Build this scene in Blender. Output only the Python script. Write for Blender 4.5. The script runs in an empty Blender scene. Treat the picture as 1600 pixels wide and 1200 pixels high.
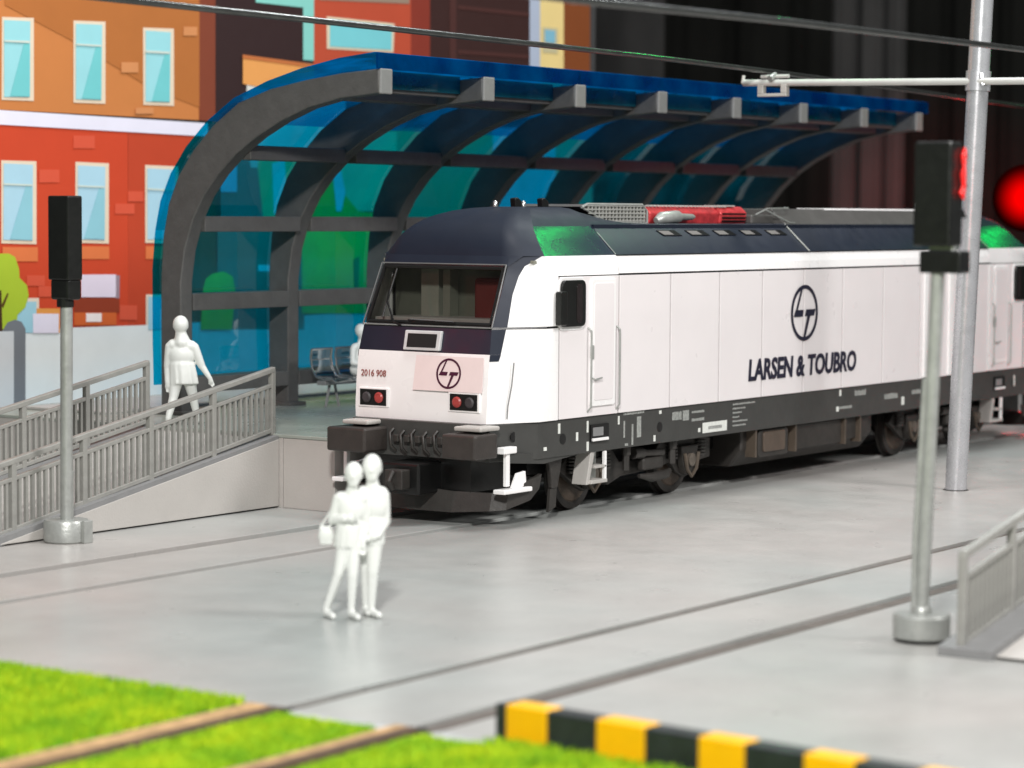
import bpy, bmesh, math, random
from mathutils import Vector, Matrix
random.seed(7)
R = math.radians
scene = bpy.context.scene
COL = scene.collection

# ------------------------------------------------------------------ camera
cam_d = bpy.data.cameras.new("camera")
cam = bpy.data.objects.new("camera", cam_d)
COL.objects.link(cam)
CAM = Vector((-27.562, -19.161, 4.1956))
FW = Vector((0.82057, 0.56761, -0.06697))
RT = Vector((0.56924, -0.82214, 0.00671))
UP = Vector((0.05125, 0.04363, 0.99773))
cam.matrix_world = Matrix(((RT.x, UP.x, -FW.x, CAM.x), (RT.y, UP.y, -FW.y, CAM.y),
                           (RT.z, UP.z, -FW.z, CAM.z), (0, 0, 0, 1)))
cam_d.sensor_width = 36
cam_d.lens = 89.37
cam_d.clip_end = 300
cam_d.dof.use_dof = True
cam_d.dof.focus_distance = 35.0
cam_d.dof.aperture_fstop = 0.56
scene.camera = cam

# ------------------------------------------------------------------ world, lamps, exposure
world = bpy.data.worlds.new("World")
scene.world = world
world.use_nodes = True
bg = world.node_tree.nodes["Background"]
bg.inputs[0].default_value = (0.92, 0.97, 1.0, 1)
bg.inputs[1].default_value = 0.17
scene.view_settings.view_transform = 'Standard'
scene.view_settings.look = 'None'
scene.view_settings.exposure = 0.25
scene.view_settings.gamma = 1.0

def area(name, loc, target, power, size, color=(1, 1, 1), size_y=None):
    d = bpy.data.lights.new(name, 'AREA')
    d.energy = power; d.size = size; d.color = color
    if size_y:
        d.shape = 'RECTANGLE'; d.size_y = size_y
    o = bpy.data.objects.new(name, d); COL.objects.link(o)
    o.location = loc
    o.rotation_euler = (Vector(target) - Vector(loc)).to_track_quat('-Z', 'Y').to_euler()
    return o
def spot(name, loc, target, power, angle, color, radius=0.1, blend=0.8):
    d = bpy.data.lights.new(name, 'SPOT')
    d.energy = power; d.color = color; d.spot_size = R(angle); d.spot_blend = blend; d.shadow_soft_size = radius
    o = bpy.data.objects.new(name, d); COL.objects.link(o)
    o.location = loc
    o.rotation_euler = (Vector(target) - Vector(loc)).to_track_quat('-Z', 'Y').to_euler()
    return o
# exhibition hall ceiling lamps above the model
area("hall_lamp_key", (-27, -17, 18), (0, -2, 1), 8400, 2.2, (1.0, 0.985, 0.96))
area("hall_lamp_side", (6, -30, 24), (4, 0, 1), 6600, 9.0, (1.0, 0.98, 0.97))
area("hall_lamp_back", (24, 2, 30), (4, -3, 0), 3000, 4.0, (0.95, 0.98, 1.0))
area("hall_lamp_over", (-2, 0, 30), (0, 0, 0), 3100, 10.0, (1, 1, 1))
area("hall_lamp_print", (0, -3, 20), (6, 12, 4), 700, 5.0, (1, 1, 1))

# ------------------------------------------------------------------ materials
def S(r, g, b):
    def f(c):
        c /= 255.0
        return c / 12.92 if c <= 0.04045 else ((c + 0.055) / 1.055) ** 2.4
    return (f(r), f(g), f(b))
MATS = {}
def mat(name, color, rough=0.5, metal=0.0, var=0.08, vscale=3.0, bump=0.0, bscale=40.0, spec=0.5, coat=0.0, emit=None, estr=0.0):
    if name in MATS: return MATS[name]
    m = bpy.data.materials.new(name); m.use_nodes = True
    nt = m.node_tree; b = nt.nodes["Principled BSDF"]
    b.inputs["Roughness"].default_value = rough
    b.inputs["Metallic"].default_value = metal
    b.inputs["Specular IOR Level"].default_value = spec
    b.inputs["Coat Weight"].default_value = coat
    tc = nt.nodes.new("ShaderNodeTexCoord")
    n = nt.nodes.new("ShaderNodeTexNoise"); n.inputs["Scale"].default_value = vscale; n.inputs["Detail"].default_value = 6
    n.inputs["Roughness"].default_value = 0.6
    nt.links.new(tc.outputs["Object"], n.inputs["Vector"])
    mr = nt.nodes.new("ShaderNodeMapRange")
    mr.inputs["From Min"].default_value = 0.3; mr.inputs["From Max"].default_value = 0.7
    mr.inputs["To Min"].default_value = 1 - var; mr.inputs["To Max"].default_value = 1 + var
    nt.links.new(n.outputs["Fac"], mr.inputs["Value"])
    vm = nt.nodes.new("ShaderNodeVectorMath"); vm.operation = 'SCALE'
    vm.inputs[0].default_value = color
    nt.links.new(mr.outputs["Result"], vm.inputs["Scale"])
    nt.links.new(vm.outputs["Vector"], b.inputs["Base Color"])
    r2 = nt.nodes.new("ShaderNodeMapRange")
    r2.inputs["To Min"].default_value = max(0.02, rough - 0.08); r2.inputs["To Max"].default_value = min(1, rough + 0.10)
    n2 = nt.nodes.new("ShaderNodeTexNoise"); n2.inputs["Scale"].default_value = vscale * 2.3
    nt.links.new(tc.outputs["Object"], n2.inputs["Vector"])
    nt.links.new(n2.outputs["Fac"], r2.inputs["Value"]); nt.links.new(r2.outputs["Result"], b.inputs["Roughness"])
    if bump:
        n3 = nt.nodes.new("ShaderNodeTexNoise"); n3.inputs["Scale"].default_value = bscale; n3.inputs["Detail"].default_value = 4
        nt.links.new(tc.outputs["Object"], n3.inputs["Vector"])
        bp = nt.nodes.new("ShaderNodeBump"); bp.inputs["Strength"].default_value = bump; bp.inputs["Distance"].default_value = 0.02
        nt.links.new(n3.outputs["Fac"], bp.inputs["Height"]); nt.links.new(bp.outputs["Normal"], b.inputs["Normal"])
    if emit:
        b.inputs["Emission Color"].default_value = (*emit, 1); b.inputs["Emission Strength"].default_value = estr
    MATS[name] = m
    return m

def glass_mat(name, tint, gloss=0.08, diff=None, diffw=0.0, rough=0.05):
    m = bpy.data.materials.new(name); m.use_nodes = True
    nt = m.node_tree; nt.nodes.clear()
    out = nt.nodes.new("ShaderNodeOutputMaterial")
    t = nt.nodes.new("ShaderNodeBsdfTransparent"); t.inputs[0].default_value = (*tint, 1)
    g = nt.nodes.new("ShaderNodeBsdfGlossy"); g.inputs["Roughness"].default_value = rough
    fr = nt.nodes.new("ShaderNodeFresnel"); fr.inputs[0].default_value = 1.5
    ad = nt.nodes.new("ShaderNodeMath"); ad.operation = 'MULTIPLY_ADD'; ad.inputs[1].default_value = 0.30; ad.inputs[2].default_value = gloss
    nt.links.new(fr.outputs[0], ad.inputs[0])
    mix = nt.nodes.new("ShaderNodeMixShader")
    nt.links.new(ad.outputs[0], mix.inputs[0]); nt.links.new(t.outputs[0], mix.inputs[1]); nt.links.new(g.outputs[0], mix.inputs[2])
    last = mix
    if diff:
        d0 = nt.nodes.new("ShaderNodeBsdfDiffuse"); d0.inputs[0].default_value = (*diff, 1)
        tl = nt.nodes.new("ShaderNodeBsdfTranslucent"); tl.inputs[0].default_value = (*[min(1, c * 1.7) for c in diff], 1)
        d = nt.nodes.new("ShaderNodeMixShader"); d.inputs[0].default_value = 0.55
        nt.links.new(d0.outputs[0], d.inputs[1]); nt.links.new(tl.outputs[0], d.inputs[2])
        tc = nt.nodes.new("ShaderNodeTexCoord")
        n = nt.nodes.new("ShaderNodeTexNoise"); n.inputs["Scale"].default_value = 1.3; n.inputs["Detail"].default_value = 5
        nt.links.new(tc.outputs["Object"], n.inputs["Vector"])
        mr = nt.nodes.new("ShaderNodeMapRange"); mr.inputs["From Min"].default_value = 0.35; mr.inputs["From Max"].default_value = 0.7
        mr.inputs["To Min"].default_value = diffw * 0.5; mr.inputs["To Max"].default_value = diffw * 1.8
        nt.links.new(n.outputs["Fac"], mr.inputs["Value"])
        m2 = nt.nodes.new("ShaderNodeMixShader")
        nt.links.new(mr.outputs[0], m2.inputs[0]); nt.links.new(last.outputs[0], m2.inputs[1]); nt.links.new(d.outputs[0], m2.inputs[2])
        last = m2
    nt.links.new(last.outputs[0], out.inputs["Surface"])
    MATS[name] = m
    return m

M_SLAB = mat("slab_paint", S(168, 166, 161), 0.30, var=0.06, vscale=0.7, bump=0.10, bscale=9, spec=0.5)
M_SLAB2 = mat("slab_edge", S(170, 172, 172), 0.45, var=0.06)
M_GROOVE = mat("groove_dark", S(40, 36, 33), 0.8, var=0.25, vscale=8)
M_RAIL = mat("rail_metal", S(92, 84, 78), 0.6, 0.0, var=0.22, vscale=4, bump=0.15)
M_RAILDK = mat("rail_old", S(86, 66, 52), 0.6, 0.2, var=0.3, vscale=5, bump=0.3)
M_TAN = mat("cork_tan", S(176, 142, 100), 0.9, var=0.35, vscale=5, bump=0.5, bscale=60)
M_WHITE = mat("white_plastic", S(240, 238, 237), 0.28, var=0.012, vscale=1.2, spec=0.5)
M_WHITE2 = mat("panel_white", S(232, 226, 226), 0.30, var=0.02, vscale=1.0, bump=0.02, bscale=3)
M_NAVYG = mat("navy_facet", S(30, 38, 54), 0.24, var=0.05, vscale=2)
M_NAVY = mat("navy_plastic", S(23, 30, 45), 0.44, var=0.10, vscale=2, bump=0.03, bscale=4)
M_INK = mat("ink_navy", S(24, 24, 46), 0.5, var=0.05)
M_INKP = mat("ink_purple", S(66, 14, 44), 0.5, var=0.05)
M_CHAR = mat("charcoal_plastic", S(62, 62, 60), 0.42, var=0.12, vscale=3, bump=0.08, bscale=20)
M_UND = mat("underframe_dark", S(50, 47, 44), 0.5, var=0.25, vscale=4, bump=0.15, bscale=30)
M_BUF = mat("buffer_brown", S(54, 49, 46), 0.45, var=0.22, vscale=5, bump=0.12, bscale=30)
M_BLACK = mat("black_plastic", S(14, 14, 14), 0.35, var=0.2, vscale=4)
M_BLACK2 = mat("black_shiny", S(17, 18, 16), 0.32, var=0.3, vscale=5, bump=0.1, bscale=8)
M_DARKIN = mat("cab_dark", S(128, 128, 116), 0.7, var=0.1)
M_CHROME = mat("chrome", S(205, 205, 205), 0.2, 0.9, var=0.05)
M_WIRE = mat("wire_metal", S(92, 94, 92), 0.22, 0.8, var=0.2, vscale=3)
M_STEEL = mat("dull_steel", S(168, 170, 166), 0.36, 0.4, var=0.14, vscale=6, bump=0.2, bscale=25)
M_POLE = mat("pole_silver", S(192, 193, 196), 0.26, 0.5, var=0.08, vscale=3, bump=0.05)
M_RAILING = mat("railing_grey", S(150, 149, 144), 0.42, 0.15, var=0.10, vscale=6, bump=0.25, bscale=18)
M_CONC = mat("ramp_paint", S(178, 174, 169), 0.55, var=0.04, vscale=1.5, bump=0.15, bscale=30)
M_KERB = mat("kerb_grey", S(128, 128, 128), 0.5, var=0.08, vscale=4, bump=0.2)
M_PLAT = mat("platform_grey", S(150, 156, 148), 0.28, var=0.16, vscale=0.8, bump=0.1, bscale=8)
M_NAVYR = mat("navy_roof", S(22, 29, 43), 0.55, var=0.08, vscale=2, spec=0.3)
M_RIB = mat("rib_grey", S(84, 83, 82), 0.42, var=0.12, vscale=4, bump=0.3, bscale=14)
M_RIBEND = mat("rib_end_grey", S(122, 122, 121), 0.5, var=0.08, vscale=6, bump=0.2)
M_WFIG = mat("white_figurine", S(222, 224, 220), 0.42, var=0.02)
M_PRINTBACK = mat("print_board", S(60, 60, 60), 0.8)
M_RED = mat("red_lens_dull", S(158, 62, 58), 0.35, var=0.25, vscale=20, emit=S(200, 40, 36), estr=0.03)
M_LENS = mat("dark_lens", S(60, 56, 58), 0.55, var=0.3)
M_LED = mat("red_led", S(255, 20, 14), 0.4, emit=(1.0, 0.012, 0.01), estr=2.5)
M_YEL = mat("yellow_paint", S(240, 178, 4), 0.4, var=0.05, vscale=4)
M_BLK = mat("black_paint", S(38, 42, 44), 0.35, var=0.3, vscale=6)
M_CURT = mat("curtain_grey", S(64, 63, 62), 0.95, var=0.15, vscale=0.4, spec=0.1)
M_CURT2 = mat("curtain_black", S(24, 24, 22), 0.95, var=0.15, vscale=0.4, spec=0.1)
M_MESH = mat("grille_mesh", S(200, 200, 194), 0.35, 0.5, var=0.15, vscale=20)
M_REDREFL = mat("red_vent", S(196, 62, 66), 0.3, 0.2, var=0.3, vscale=9, bump=0.4, bscale=25)  # red reflection painted into the vent colour
M_GREY = mat("roof_grey", S(84, 82, 80), 0.4, var=0.12, vscale=3)
M_MARK = mat("white_marking", S(220, 222, 216), 0.6, var=0.1, vscale=20)
M_MARK2 = mat("grey_marking", S(150, 152, 148), 0.6, var=0.3, vscale=30)
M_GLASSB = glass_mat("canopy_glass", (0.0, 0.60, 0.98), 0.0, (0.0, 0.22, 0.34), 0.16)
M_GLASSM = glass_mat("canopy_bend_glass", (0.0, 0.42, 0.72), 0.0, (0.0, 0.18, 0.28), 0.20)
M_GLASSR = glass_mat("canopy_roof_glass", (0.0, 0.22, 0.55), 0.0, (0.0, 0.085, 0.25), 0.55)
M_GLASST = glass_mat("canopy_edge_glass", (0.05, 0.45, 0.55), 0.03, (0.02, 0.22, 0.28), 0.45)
M_GLASSW = glass_mat("cab_glass", (0.50, 0.51, 0.49), 0.03, None, 0, 0.03)
M_CLEAR = glass_mat("clear_plastic", (0.5, 0.53, 0.55), 0.30, None, 0, 0.1)

# ------------------------------------------------------------------ helpers
def link(name, bm, m, parent=None, smooth=None, bevel=0.0, kind=None):
    me = bpy.data.meshes.new(name)
    bmesh.ops.recalc_face_normals(bm, faces=bm.faces)
    bm.to_mesh(me); bm.free()
    ms = m if isinstance(m, (list, tuple)) else [m]
    for x in ms: me.materials.append(x)
    o = bpy.data.objects.new(name, me); COL.objects.link(o)
    if parent: o.parent = parent
    if bevel:
        b = o.modifiers.new("bevel", 'BEVEL'); b.width = bevel; b.segments = 2; b.limit_method = 'ANGLE'; b.angle_limit = R(35)
        b.harden_normals = False
    if smooth is not None:
        for p in me.polygons: p.use_smooth = True
        me.set_sharp_from_angle(angle=R(smooth))
    if kind: o['kind'] = kind
    return o
def tag(o, label, cat, group=None, kind=None):
    o['label'] = label; o['category'] = cat
    if group: o['group'] = group
    if kind: o['kind'] = kind
    return o
def empty(name, loc, label, cat, group=None):
    o = bpy.data.objects.new(name, None); COL.objects.link(o); o.location = loc
    o.empty_display_size = 0.3
    return tag(o, label, cat, group)
def B(): return bmesh.new()
def quadbox(bm, c, mi=0):
    v = [bm.verts.new(p) for p in c]
    for f in ((0, 1, 2, 3), (7, 6, 5, 4), (0, 4, 5, 1), (1, 5, 6, 2), (2, 6, 7, 3), (3, 7, 4, 0)):
        fc = bm.faces.new([v[i] for i in f]); fc.material_index = mi
def box(bm, a, b, mi=0):
    (x0, y0, z0), (x1, y1, z1) = a, b
    quadbox(bm, [(x0, y0, z0), (x1, y0, z0), (x1, y1, z0), (x0, y1, z0), (x0, y0, z1), (x1, y0, z1), (x1, y1, z1), (x0, y1, z1)], mi)
    return bm
def cbox(bm, c, s, mi=0):
    return box(bm, [c[i] - s[i] / 2 for i in range(3)], [c[i] + s[i] / 2 for i in range(3)], mi)
def tube(bm, pts, r, n=8, cap=True, mi=0):
    pts = [Vector(p) for p in pts]
    rs = r if isinstance(r, (list, tuple)) else [r] * len(pts)
    rings = []
    prev = None
    for i, p in enumerate(pts):
        d = (pts[min(i + 1, len(pts) - 1)] - pts[max(i - 1, 0)]).normalized()
        if prev is None:
            a = d.orthogonal().normalized()
        else:
            a = (prev - d * prev.dot(d)).normalized()
        prev = a
        b = d.cross(a)
        rings.append([bm.verts.new(p + (a * math.cos(2 * math.pi * k / n) + b * math.sin(2 * math.pi * k / n)) * rs[i]) for k in range(n)])
    for i in range(len(rings) - 1):
        for k in range(n):
            f = bm.faces.new((rings[i][k], rings[i][(k + 1) % n], rings[i + 1][(k + 1) % n], rings[i + 1][k])); f.material_index = mi
    if cap:
        f = bm.faces.new(rings[0]); f.material_index = mi
        f = bm.faces.new(rings[-1][::-1]); f.material_index = mi
    return bm
def prism(bm, poly, axis, a, b, mi=0):
    """poly: list of 2D points in the two other axes (in xyz order); extruded along axis from a to b."""
    def P(q, t):
        if axis == 'y': return (q[0], t, q[1])
        if axis == 'x': return (t, q[0], q[1])
        return (q[0], q[1], t)
    v0 = [bm.verts.new(P(q, a)) for q in poly]; v1 = [bm.verts.new(P(q, b)) for q in poly]
    n = len(poly)
    f = bm.faces.new(v0); f.material_index = mi
    f = bm.faces.new(v1[::-1]); f.material_index = mi
    for i in range(n):
        f = bm.faces.new((v0[i], v0[(i + 1) % n], v1[(i + 1) % n], v1[i])); f.material_index = mi
    return bm
def lathe(bm, prof, c, axis='z', n=24, mi=0):
    """prof: (radius, height) pairs from bottom to top around an axis through c."""
    rings = []
    for r, h in prof:
        ring = []
        for k in range(n):
            a = 2 * math.pi * k / n
            u, w = r * math.cos(a), r * math.sin(a)
            p = {'z': (c[0] + u, c[1] + w, c[2] + h), 'y': (c[0] + u, c[1] + h, c[2] + w), 'x': (c[0] + h, c[1] + u, c[2] + w)}[axis]
            ring.append(bm.verts.new(p))
        rings.append(ring)
    for i in range(len(rings) - 1):
        for k in range(n):
            f = bm.faces.new((rings[i][k], rings[i][(k + 1) % n], rings[i + 1][(k + 1) % n], rings[i + 1][k])); f.material_index = mi
    f = bm.faces.new(rings[0]); f.material_index = mi
    f = bm.faces.new(rings[-1][::-1]); f.material_index = mi
    return bm
def rrect(x0, z0, x1, z1, r, n=4):
    out = []
    for cx, cz, a0 in ((x1 - r, z1 - r, 0), (x0 + r, z1 - r, 90), (x0 + r, z0 + r, 180), (x1 - r, z0 + r, 270)):
        for k in range(n + 1):
            a = R(a0 + 90 * k / n)
            out.append((cx + r * math.cos(a), cz + r * math.sin(a)))
    return out
def text_mesh(name, s, m, parent, size, loc, xdir, updir, bold=0.0, xscale=1.0, shear=0.0, extrude=0.004, space=1.0):
    cu = bpy.data.curves.new(name, 'FONT'); cu.body = s; cu.size = size; cu.offset = bold; cu.shear = shear
    cu.extrude = extrude; cu.space_character = space; cu.resolution_u = 3
    o = bpy.data.objects.new("tmp", cu); COL.objects.link(o)
    dg = bpy.context.evaluated_depsgraph_get(); dg.update()
    me = bpy.data.meshes.new_from_object(o.evaluated_get(dg))
    bpy.data.objects.remove(o)
    xs = [v.co.x for v in me.vertices]; ys = [v.co.y for v in me.vertices]
    w = max(xs) - min(xs); h = max(ys) - min(ys)
    xd = Vector(xdir).normalized(); ud = Vector(updir).normalized(); nd = xd.cross(ud)
    for v in me.vertices:
        x = (v.co.x - min(xs)) * xscale; y = v.co.y - min(ys); z = v.co.z
        v.co = Vector(loc) + xd * x + ud * y + nd * z
    me.materials.clear(); me.materials.append(m)
    ob = bpy.data.objects.new(name, me); COL.objects.link(ob)
    if parent: ob.parent = parent
    return ob, w, h
def copy_tree(o, parent=None):
    c = o.copy(); COL.objects.link(c); c.parent = parent
    for ch in o.children: copy_tree(ch, c)
    return c

# slab colour drifts cool to rosy, painting in coloured lamp tints; with dusty specks
nt = M_SLAB.node_tree; b = nt.nodes["Principled BSDF"]
tc = nt.nodes.new("ShaderNodeTexCoord")
n1 = nt.nodes.new("ShaderNodeTexNoise"); n1.inputs["Scale"].default_value = 0.16; n1.inputs["Detail"].default_value = 3
n2 = nt.nodes.new("ShaderNodeTexNoise"); n2.inputs["Scale"].default_value = 26; n2.inputs["Detail"].default_value = 8; n2.inputs["Roughness"].default_value = 0.75
n3 = nt.nodes.new("ShaderNodeTexNoise"); n3.inputs["Scale"].default_value = 1.1; n3.inputs["Detail"].default_value = 7; n3.inputs["Roughness"].default_value = 0.65
for n in (n1, n2, n3): nt.links.new(tc.outputs["Object"], n.inputs["Vector"])
cr = nt.nodes.new("ShaderNodeValToRGB"); cr.color_ramp.elements[0].position = 0.40; cr.color_ramp.elements[0].color = (*S(163, 166, 163), 1)
cr.color_ramp.elements[1].position = 0.60; cr.color_ramp.elements[1].color = (*S(172, 168, 164), 1)
nt.links.new(n1.outputs["Fac"], cr.inputs[0])
m1 = nt.nodes.new("ShaderNodeMapRange"); m1.inputs["From Min"].default_value = 0.30; m1.inputs["From Max"].default_value = 0.70; m1.inputs["To Min"].default_value = 0.93; m1.inputs["To Max"].default_value = 1.05
nt.links.new(n2.outputs["Fac"], m1.inputs["Value"])
m3 = nt.nodes.new("ShaderNodeMapRange"); m3.inputs["From Min"].default_value = 0.30; m3.inputs["From Max"].default_value = 0.70; m3.inputs["To Min"].default_value = 0.90; m3.inputs["To Max"].default_value = 1.06
nt.links.new(n3.outputs["Fac"], m3.inputs["Value"])
mu = nt.nodes.new("ShaderNodeMath"); mu.operation = 'MULTIPLY'; nt.links.new(m1.outputs[0], mu.inputs[0]); nt.links.new(m3.outputs[0], mu.inputs[1])
# sparse small dark grains
vo = nt.nodes.new("ShaderNodeTexVoronoi"); vo.inputs["Scale"].default_value = 2.2; nt.links.new(tc.outputs["Object"], vo.inputs["Vector"])
lt = nt.nodes.new("ShaderNodeMapRange"); lt.inputs["From Min"].default_value = 0.03; lt.inputs["From Max"].default_value = 0.07; lt.inputs["To Min"].default_value = 0.72; lt.inputs["To Max"].default_value = 1.0
nt.links.new(vo.outputs["Distance"], lt.inputs["Value"])
mu2 = nt.nodes.new("ShaderNodeMath"); mu2.operation = 'MULTIPLY'; nt.links.new(mu.outputs[0], mu2.inputs[0]); nt.links.new(lt.outputs[0], mu2.inputs[1])
sc_ = nt.nodes.new("ShaderNodeVectorMath"); sc_.operation = 'SCALE'; nt.links.new(cr.outputs[0], sc_.inputs[0]); nt.links.new(mu2.outputs[0], sc_.inputs["Scale"])
nt.links.new(sc_.outputs[0], b.inputs["Base Color"])

# ================================================================== the setting
X0 = -11.2      # where the grey slab of the layout ends towards the camera
g1 = (0.62, 0.80); g2 = (2.10, 2.30); g3 = (-5.56, -5.38); g4 = (-7.04, -6.78)
def slab(y0, y1, x0=X0, x1=30.0):
    bm = B(); nx = 1
    box(bm, (x0, y0, -0.25), (x1, y1, 0.0))
    return bm
bm = B()
for y0, y1 in ((2.32, 14.5), (0.79, 2.03), (-5.39, 0.59), (-6.78, -5.58), (-26.0, -7.10)):
    box(bm, (X0, y0, -0.25), (30.0, y1, 0.0))
o = link("ground", bm, M_SLAB, bevel=0.006, kind="structure")
bm = B(); box(bm, (-60, -60, -0.9), (90, 60, -0.30)); link("table_top", bm, M_CURT2, kind="structure")
bm = B(); box(bm, (X0 + 0.01, -26, -0.29), (30, 14.4, -0.13)); link("groove_floor", bm, M_GROOVE, kind="structure")
# rails (running rails sit in the grooves and go on across the grass)
track = empty("railway_track", (0, 1.44, 0), "far embedded railway track that the white locomotive stands on", "track")
for y in (0.70, 2.18):
    rw = 0.03 if y < 1 else 0.05
    bm = B(); box(bm, (X0 + 0.01, y - 1.44 - rw, -0.128), (30, y - 1.44 + rw, -0.05)); link("rail", bm, M_RAIL if y < 1 else M_RAILDK, track)
track2 = empty("railway_track", (0, -6.2, 0), "near embedded railway track, empty, crossing the slab and the grass", "track")
for i, y in enumerate((-5.47, -6.92)):
    w = 0.045 if i == 0 else 0.09
    bm = B()
    box(bm, (X0 + 0.005, y + 6.2 - w, -0.128), (30, y + 6.2 + w, -0.03))
    link("rail", bm, M_RAIL, track2)
    bm = B(); box(bm, (-24, y + 6.2 - 0.085, -0.05), (X0 - 0.02, y + 6.2 + 0.06, 0.03)); link("rail", bm, M_RAILDK, track2)
    tw = 0.34 if i == 0 else 0.22; w = 0.065
    bm = B(); prism(bm, [(y + 6.2 + w, 0.0), (y + 6.2 + tw, 0.0), (y + 6.2 + tw - .03, 0.03), (y + 6.2 + w, 0.03)], 'x', -24, X0 - 0.02)
    link("trackbed", bm, M_TAN, track2)
# worn rounded slab lip between the two rails of the near track
for pts in ([(X0 - 0.03, -5.62, -0.085), (X0 - 0.08, -6.2, -0.08), (X0 - 0.05, -6.70, -0.085)], [(X0 - 0.04, -7.14, -0.085), (X0 - 0.05, -7.40, -0.08), (X0 - 0.03, -7.66, -0.085)]):
    bm = B(); tube(bm, pts, 0.105, 12); link("slab_lip", bm, M_SLAB2, kind="structure", smooth=50)
for y in (-5.60, -6.98):
    bm = B(); tube(bm, [(X0 - 0.10, y, -0.02), (X0 + 0.02, y, -0.02)], 0.055, 10); o = link("rail_end", bm, M_GROOVE, track2); o.location = (0, 6.2, 0)

# grass: a base sheet plus many short blades
bm = B(); box(bm, (-30, -30, -0.29), (X0 - 0.01, 10, -0.005)); link("soil", bm, mat("soil_green", S(110, 140, 20), 0.95, var=0.2, vscale=2), kind="structure")
def grass_mat():
    m = bpy.data.materials.new("grass_blades"); m.use_nodes = True
    nt = m.node_tree; b = nt.nodes["Principled BSDF"]; b.inputs["Roughness"].default_value = 0.8
    g = nt.nodes.new("ShaderNodeNewGeometry")
    tc = nt.nodes.new("ShaderNodeTexCoord"); n = nt.nodes.new("ShaderNodeTexNoise"); n.inputs["Scale"].default_value = 1.6
    n.inputs["Detail"].default_value = 4
    nt.links.new(tc.outputs["Object"], n.inputs["Vector"])
    ad = nt.nodes.new("ShaderNodeMath"); ad.operation = 'MULTIPLY_ADD'; ad.inputs[1].default_value = 0.35
    nt.links.new(g.outputs["Random Per Island"], ad.inputs[0])
    s = nt.nodes.new("ShaderNodeMath"); s.operation = 'SUBTRACT'; s.inputs[1].default_value = 0.17
    nt.links.new(n.outputs["Fac"], s.inputs[0]); nt.links.new(s.outputs[0], ad.inputs[2])
    cr = nt.nodes.new("ShaderNodeValToRGB")
    cr.color_ramp.elements[0].position = 0.25; cr.color_ramp.elements[0].color = (*S(92, 154, 2), 1)
    cr.color_ramp.elements[1].position = 0.75; cr.color_ramp.elements[1].color = (*S(186, 202, 6), 1)
    e = cr.color_ramp.elements.new(0.5); e.color = (*S(146, 188, 2), 1)
    nt.links.new(ad.outputs[0], cr.inputs[0]); nt.links.new(cr.outputs[0], b.inputs["Base Color"])
    return m
verts, faces = [], []
def grass_patch(x0, x1, y0, y1, n, h):
    for _ in range(n):
        x = random.uniform(x0, x1); y = random.uniform(y0, y1)
        a = random.uniform(0, math.pi); w = random.uniform(0.010, 0.018); hh = h * random.uniform(0.6, 1.3)
        dx, dy = math.cos(a) * w, math.sin(a) * w; lx, ly = random.uniform(-.04, .04), random.uniform(-.04, .04)
        i = len(verts)
        verts.extend([(x - dx, y - dy, -0.01), (x + dx, y + dy, -0.01), (x + lx, y + ly, hh)])
        faces.append((i, i + 1, i + 2))
grass_patch(-17.5, X0 + 0.03, -5.08, -1.2, 90000, 0.075)
grass_patch(-16.0, X0 - 0.20, -6.66, -5.62, 22000, 0.045)
grass_patch(-16.0, X0 - 0.20, -7.72, -7.12, 9000, 0.045)
grass_patch(-16.0, X0 - 0.02, -11.5, -7.70, 45000, 0.07)
me = bpy.data.meshes.new("grass"); me.from_pydata(verts, [], faces); me.materials.append(grass_mat())
go = bpy.data.objects.new("grass", me); COL.objects.link(go)
tag(go, "bright lime green model grass at the front edge of the slab", "grass", kind="stuff")

# ------------------------------------------------------------------ striped barrier
bar = empty("striped_barrier", (X0 + 0.13, -7.69, 0), "yellow and black striped low kerb barrier between the grass and the slab", "barrier"); bar.rotation_euler = (0, 0, R(-4.6))
yy = 0.0; i = 0
segs = [0.11, 0.41, 0.49, 0.46, 0.50, 0.41, 0.52, 0.42, 0.50, 0.45, .5]
for i, s in enumerate(segs):
    bm = B(); e = 0.0 if i % 2 else -0.006
    box(bm, (-0.11 - e, yy - s, -0.02), (0.12 + e, yy, 0.315 + e)); yy -= s
    link("yellow_block" if i % 2 else "black_block", bm, M_YEL if i % 2 else M_BLK, bar, bevel=0.018)

# ------------------------------------------------------------------ ramps, platform, railings
def ramp(name, y0, y1, label, kw=0.24):
    t = empty(name, (-5.3, (y0 + y1) / 2, 0), label, "ramp")
    ya, yb = y0 - (y0 + y1) / 2, y1 - (y0 + y1) / 2
    bm = B(); prism(bm, [(0.05, 0.022), (5.42, 0.022), (5.42, 0.98), (0.0, 0.03)], 'y', ya, yb); link("ramp_body", bm, M_CONC, t, bevel=0.015)
    bm = B(); box(bm, (0.25, ya + 0.05, 0.001), (5.40, yb - 0.05, 0.03)); link("ramp_base", bm, M_BLACK, t)  # black filler put in as the shade of the gap under the ramp
    for s, yk in ((1, ya), (-1, yb)):
        bm = B(); prism(bm, [(-0.1, 0.0), (0.0, 0.0), (5.42, 0.96), (5.42, 1.03), (-0.1, 0.09)], 'y', yk + (0.004 if s > 0 else -kw), yk + (kw if s > 0 else -0.004))
        link("kerb", bm, M_KERB, t)
    return t
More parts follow.
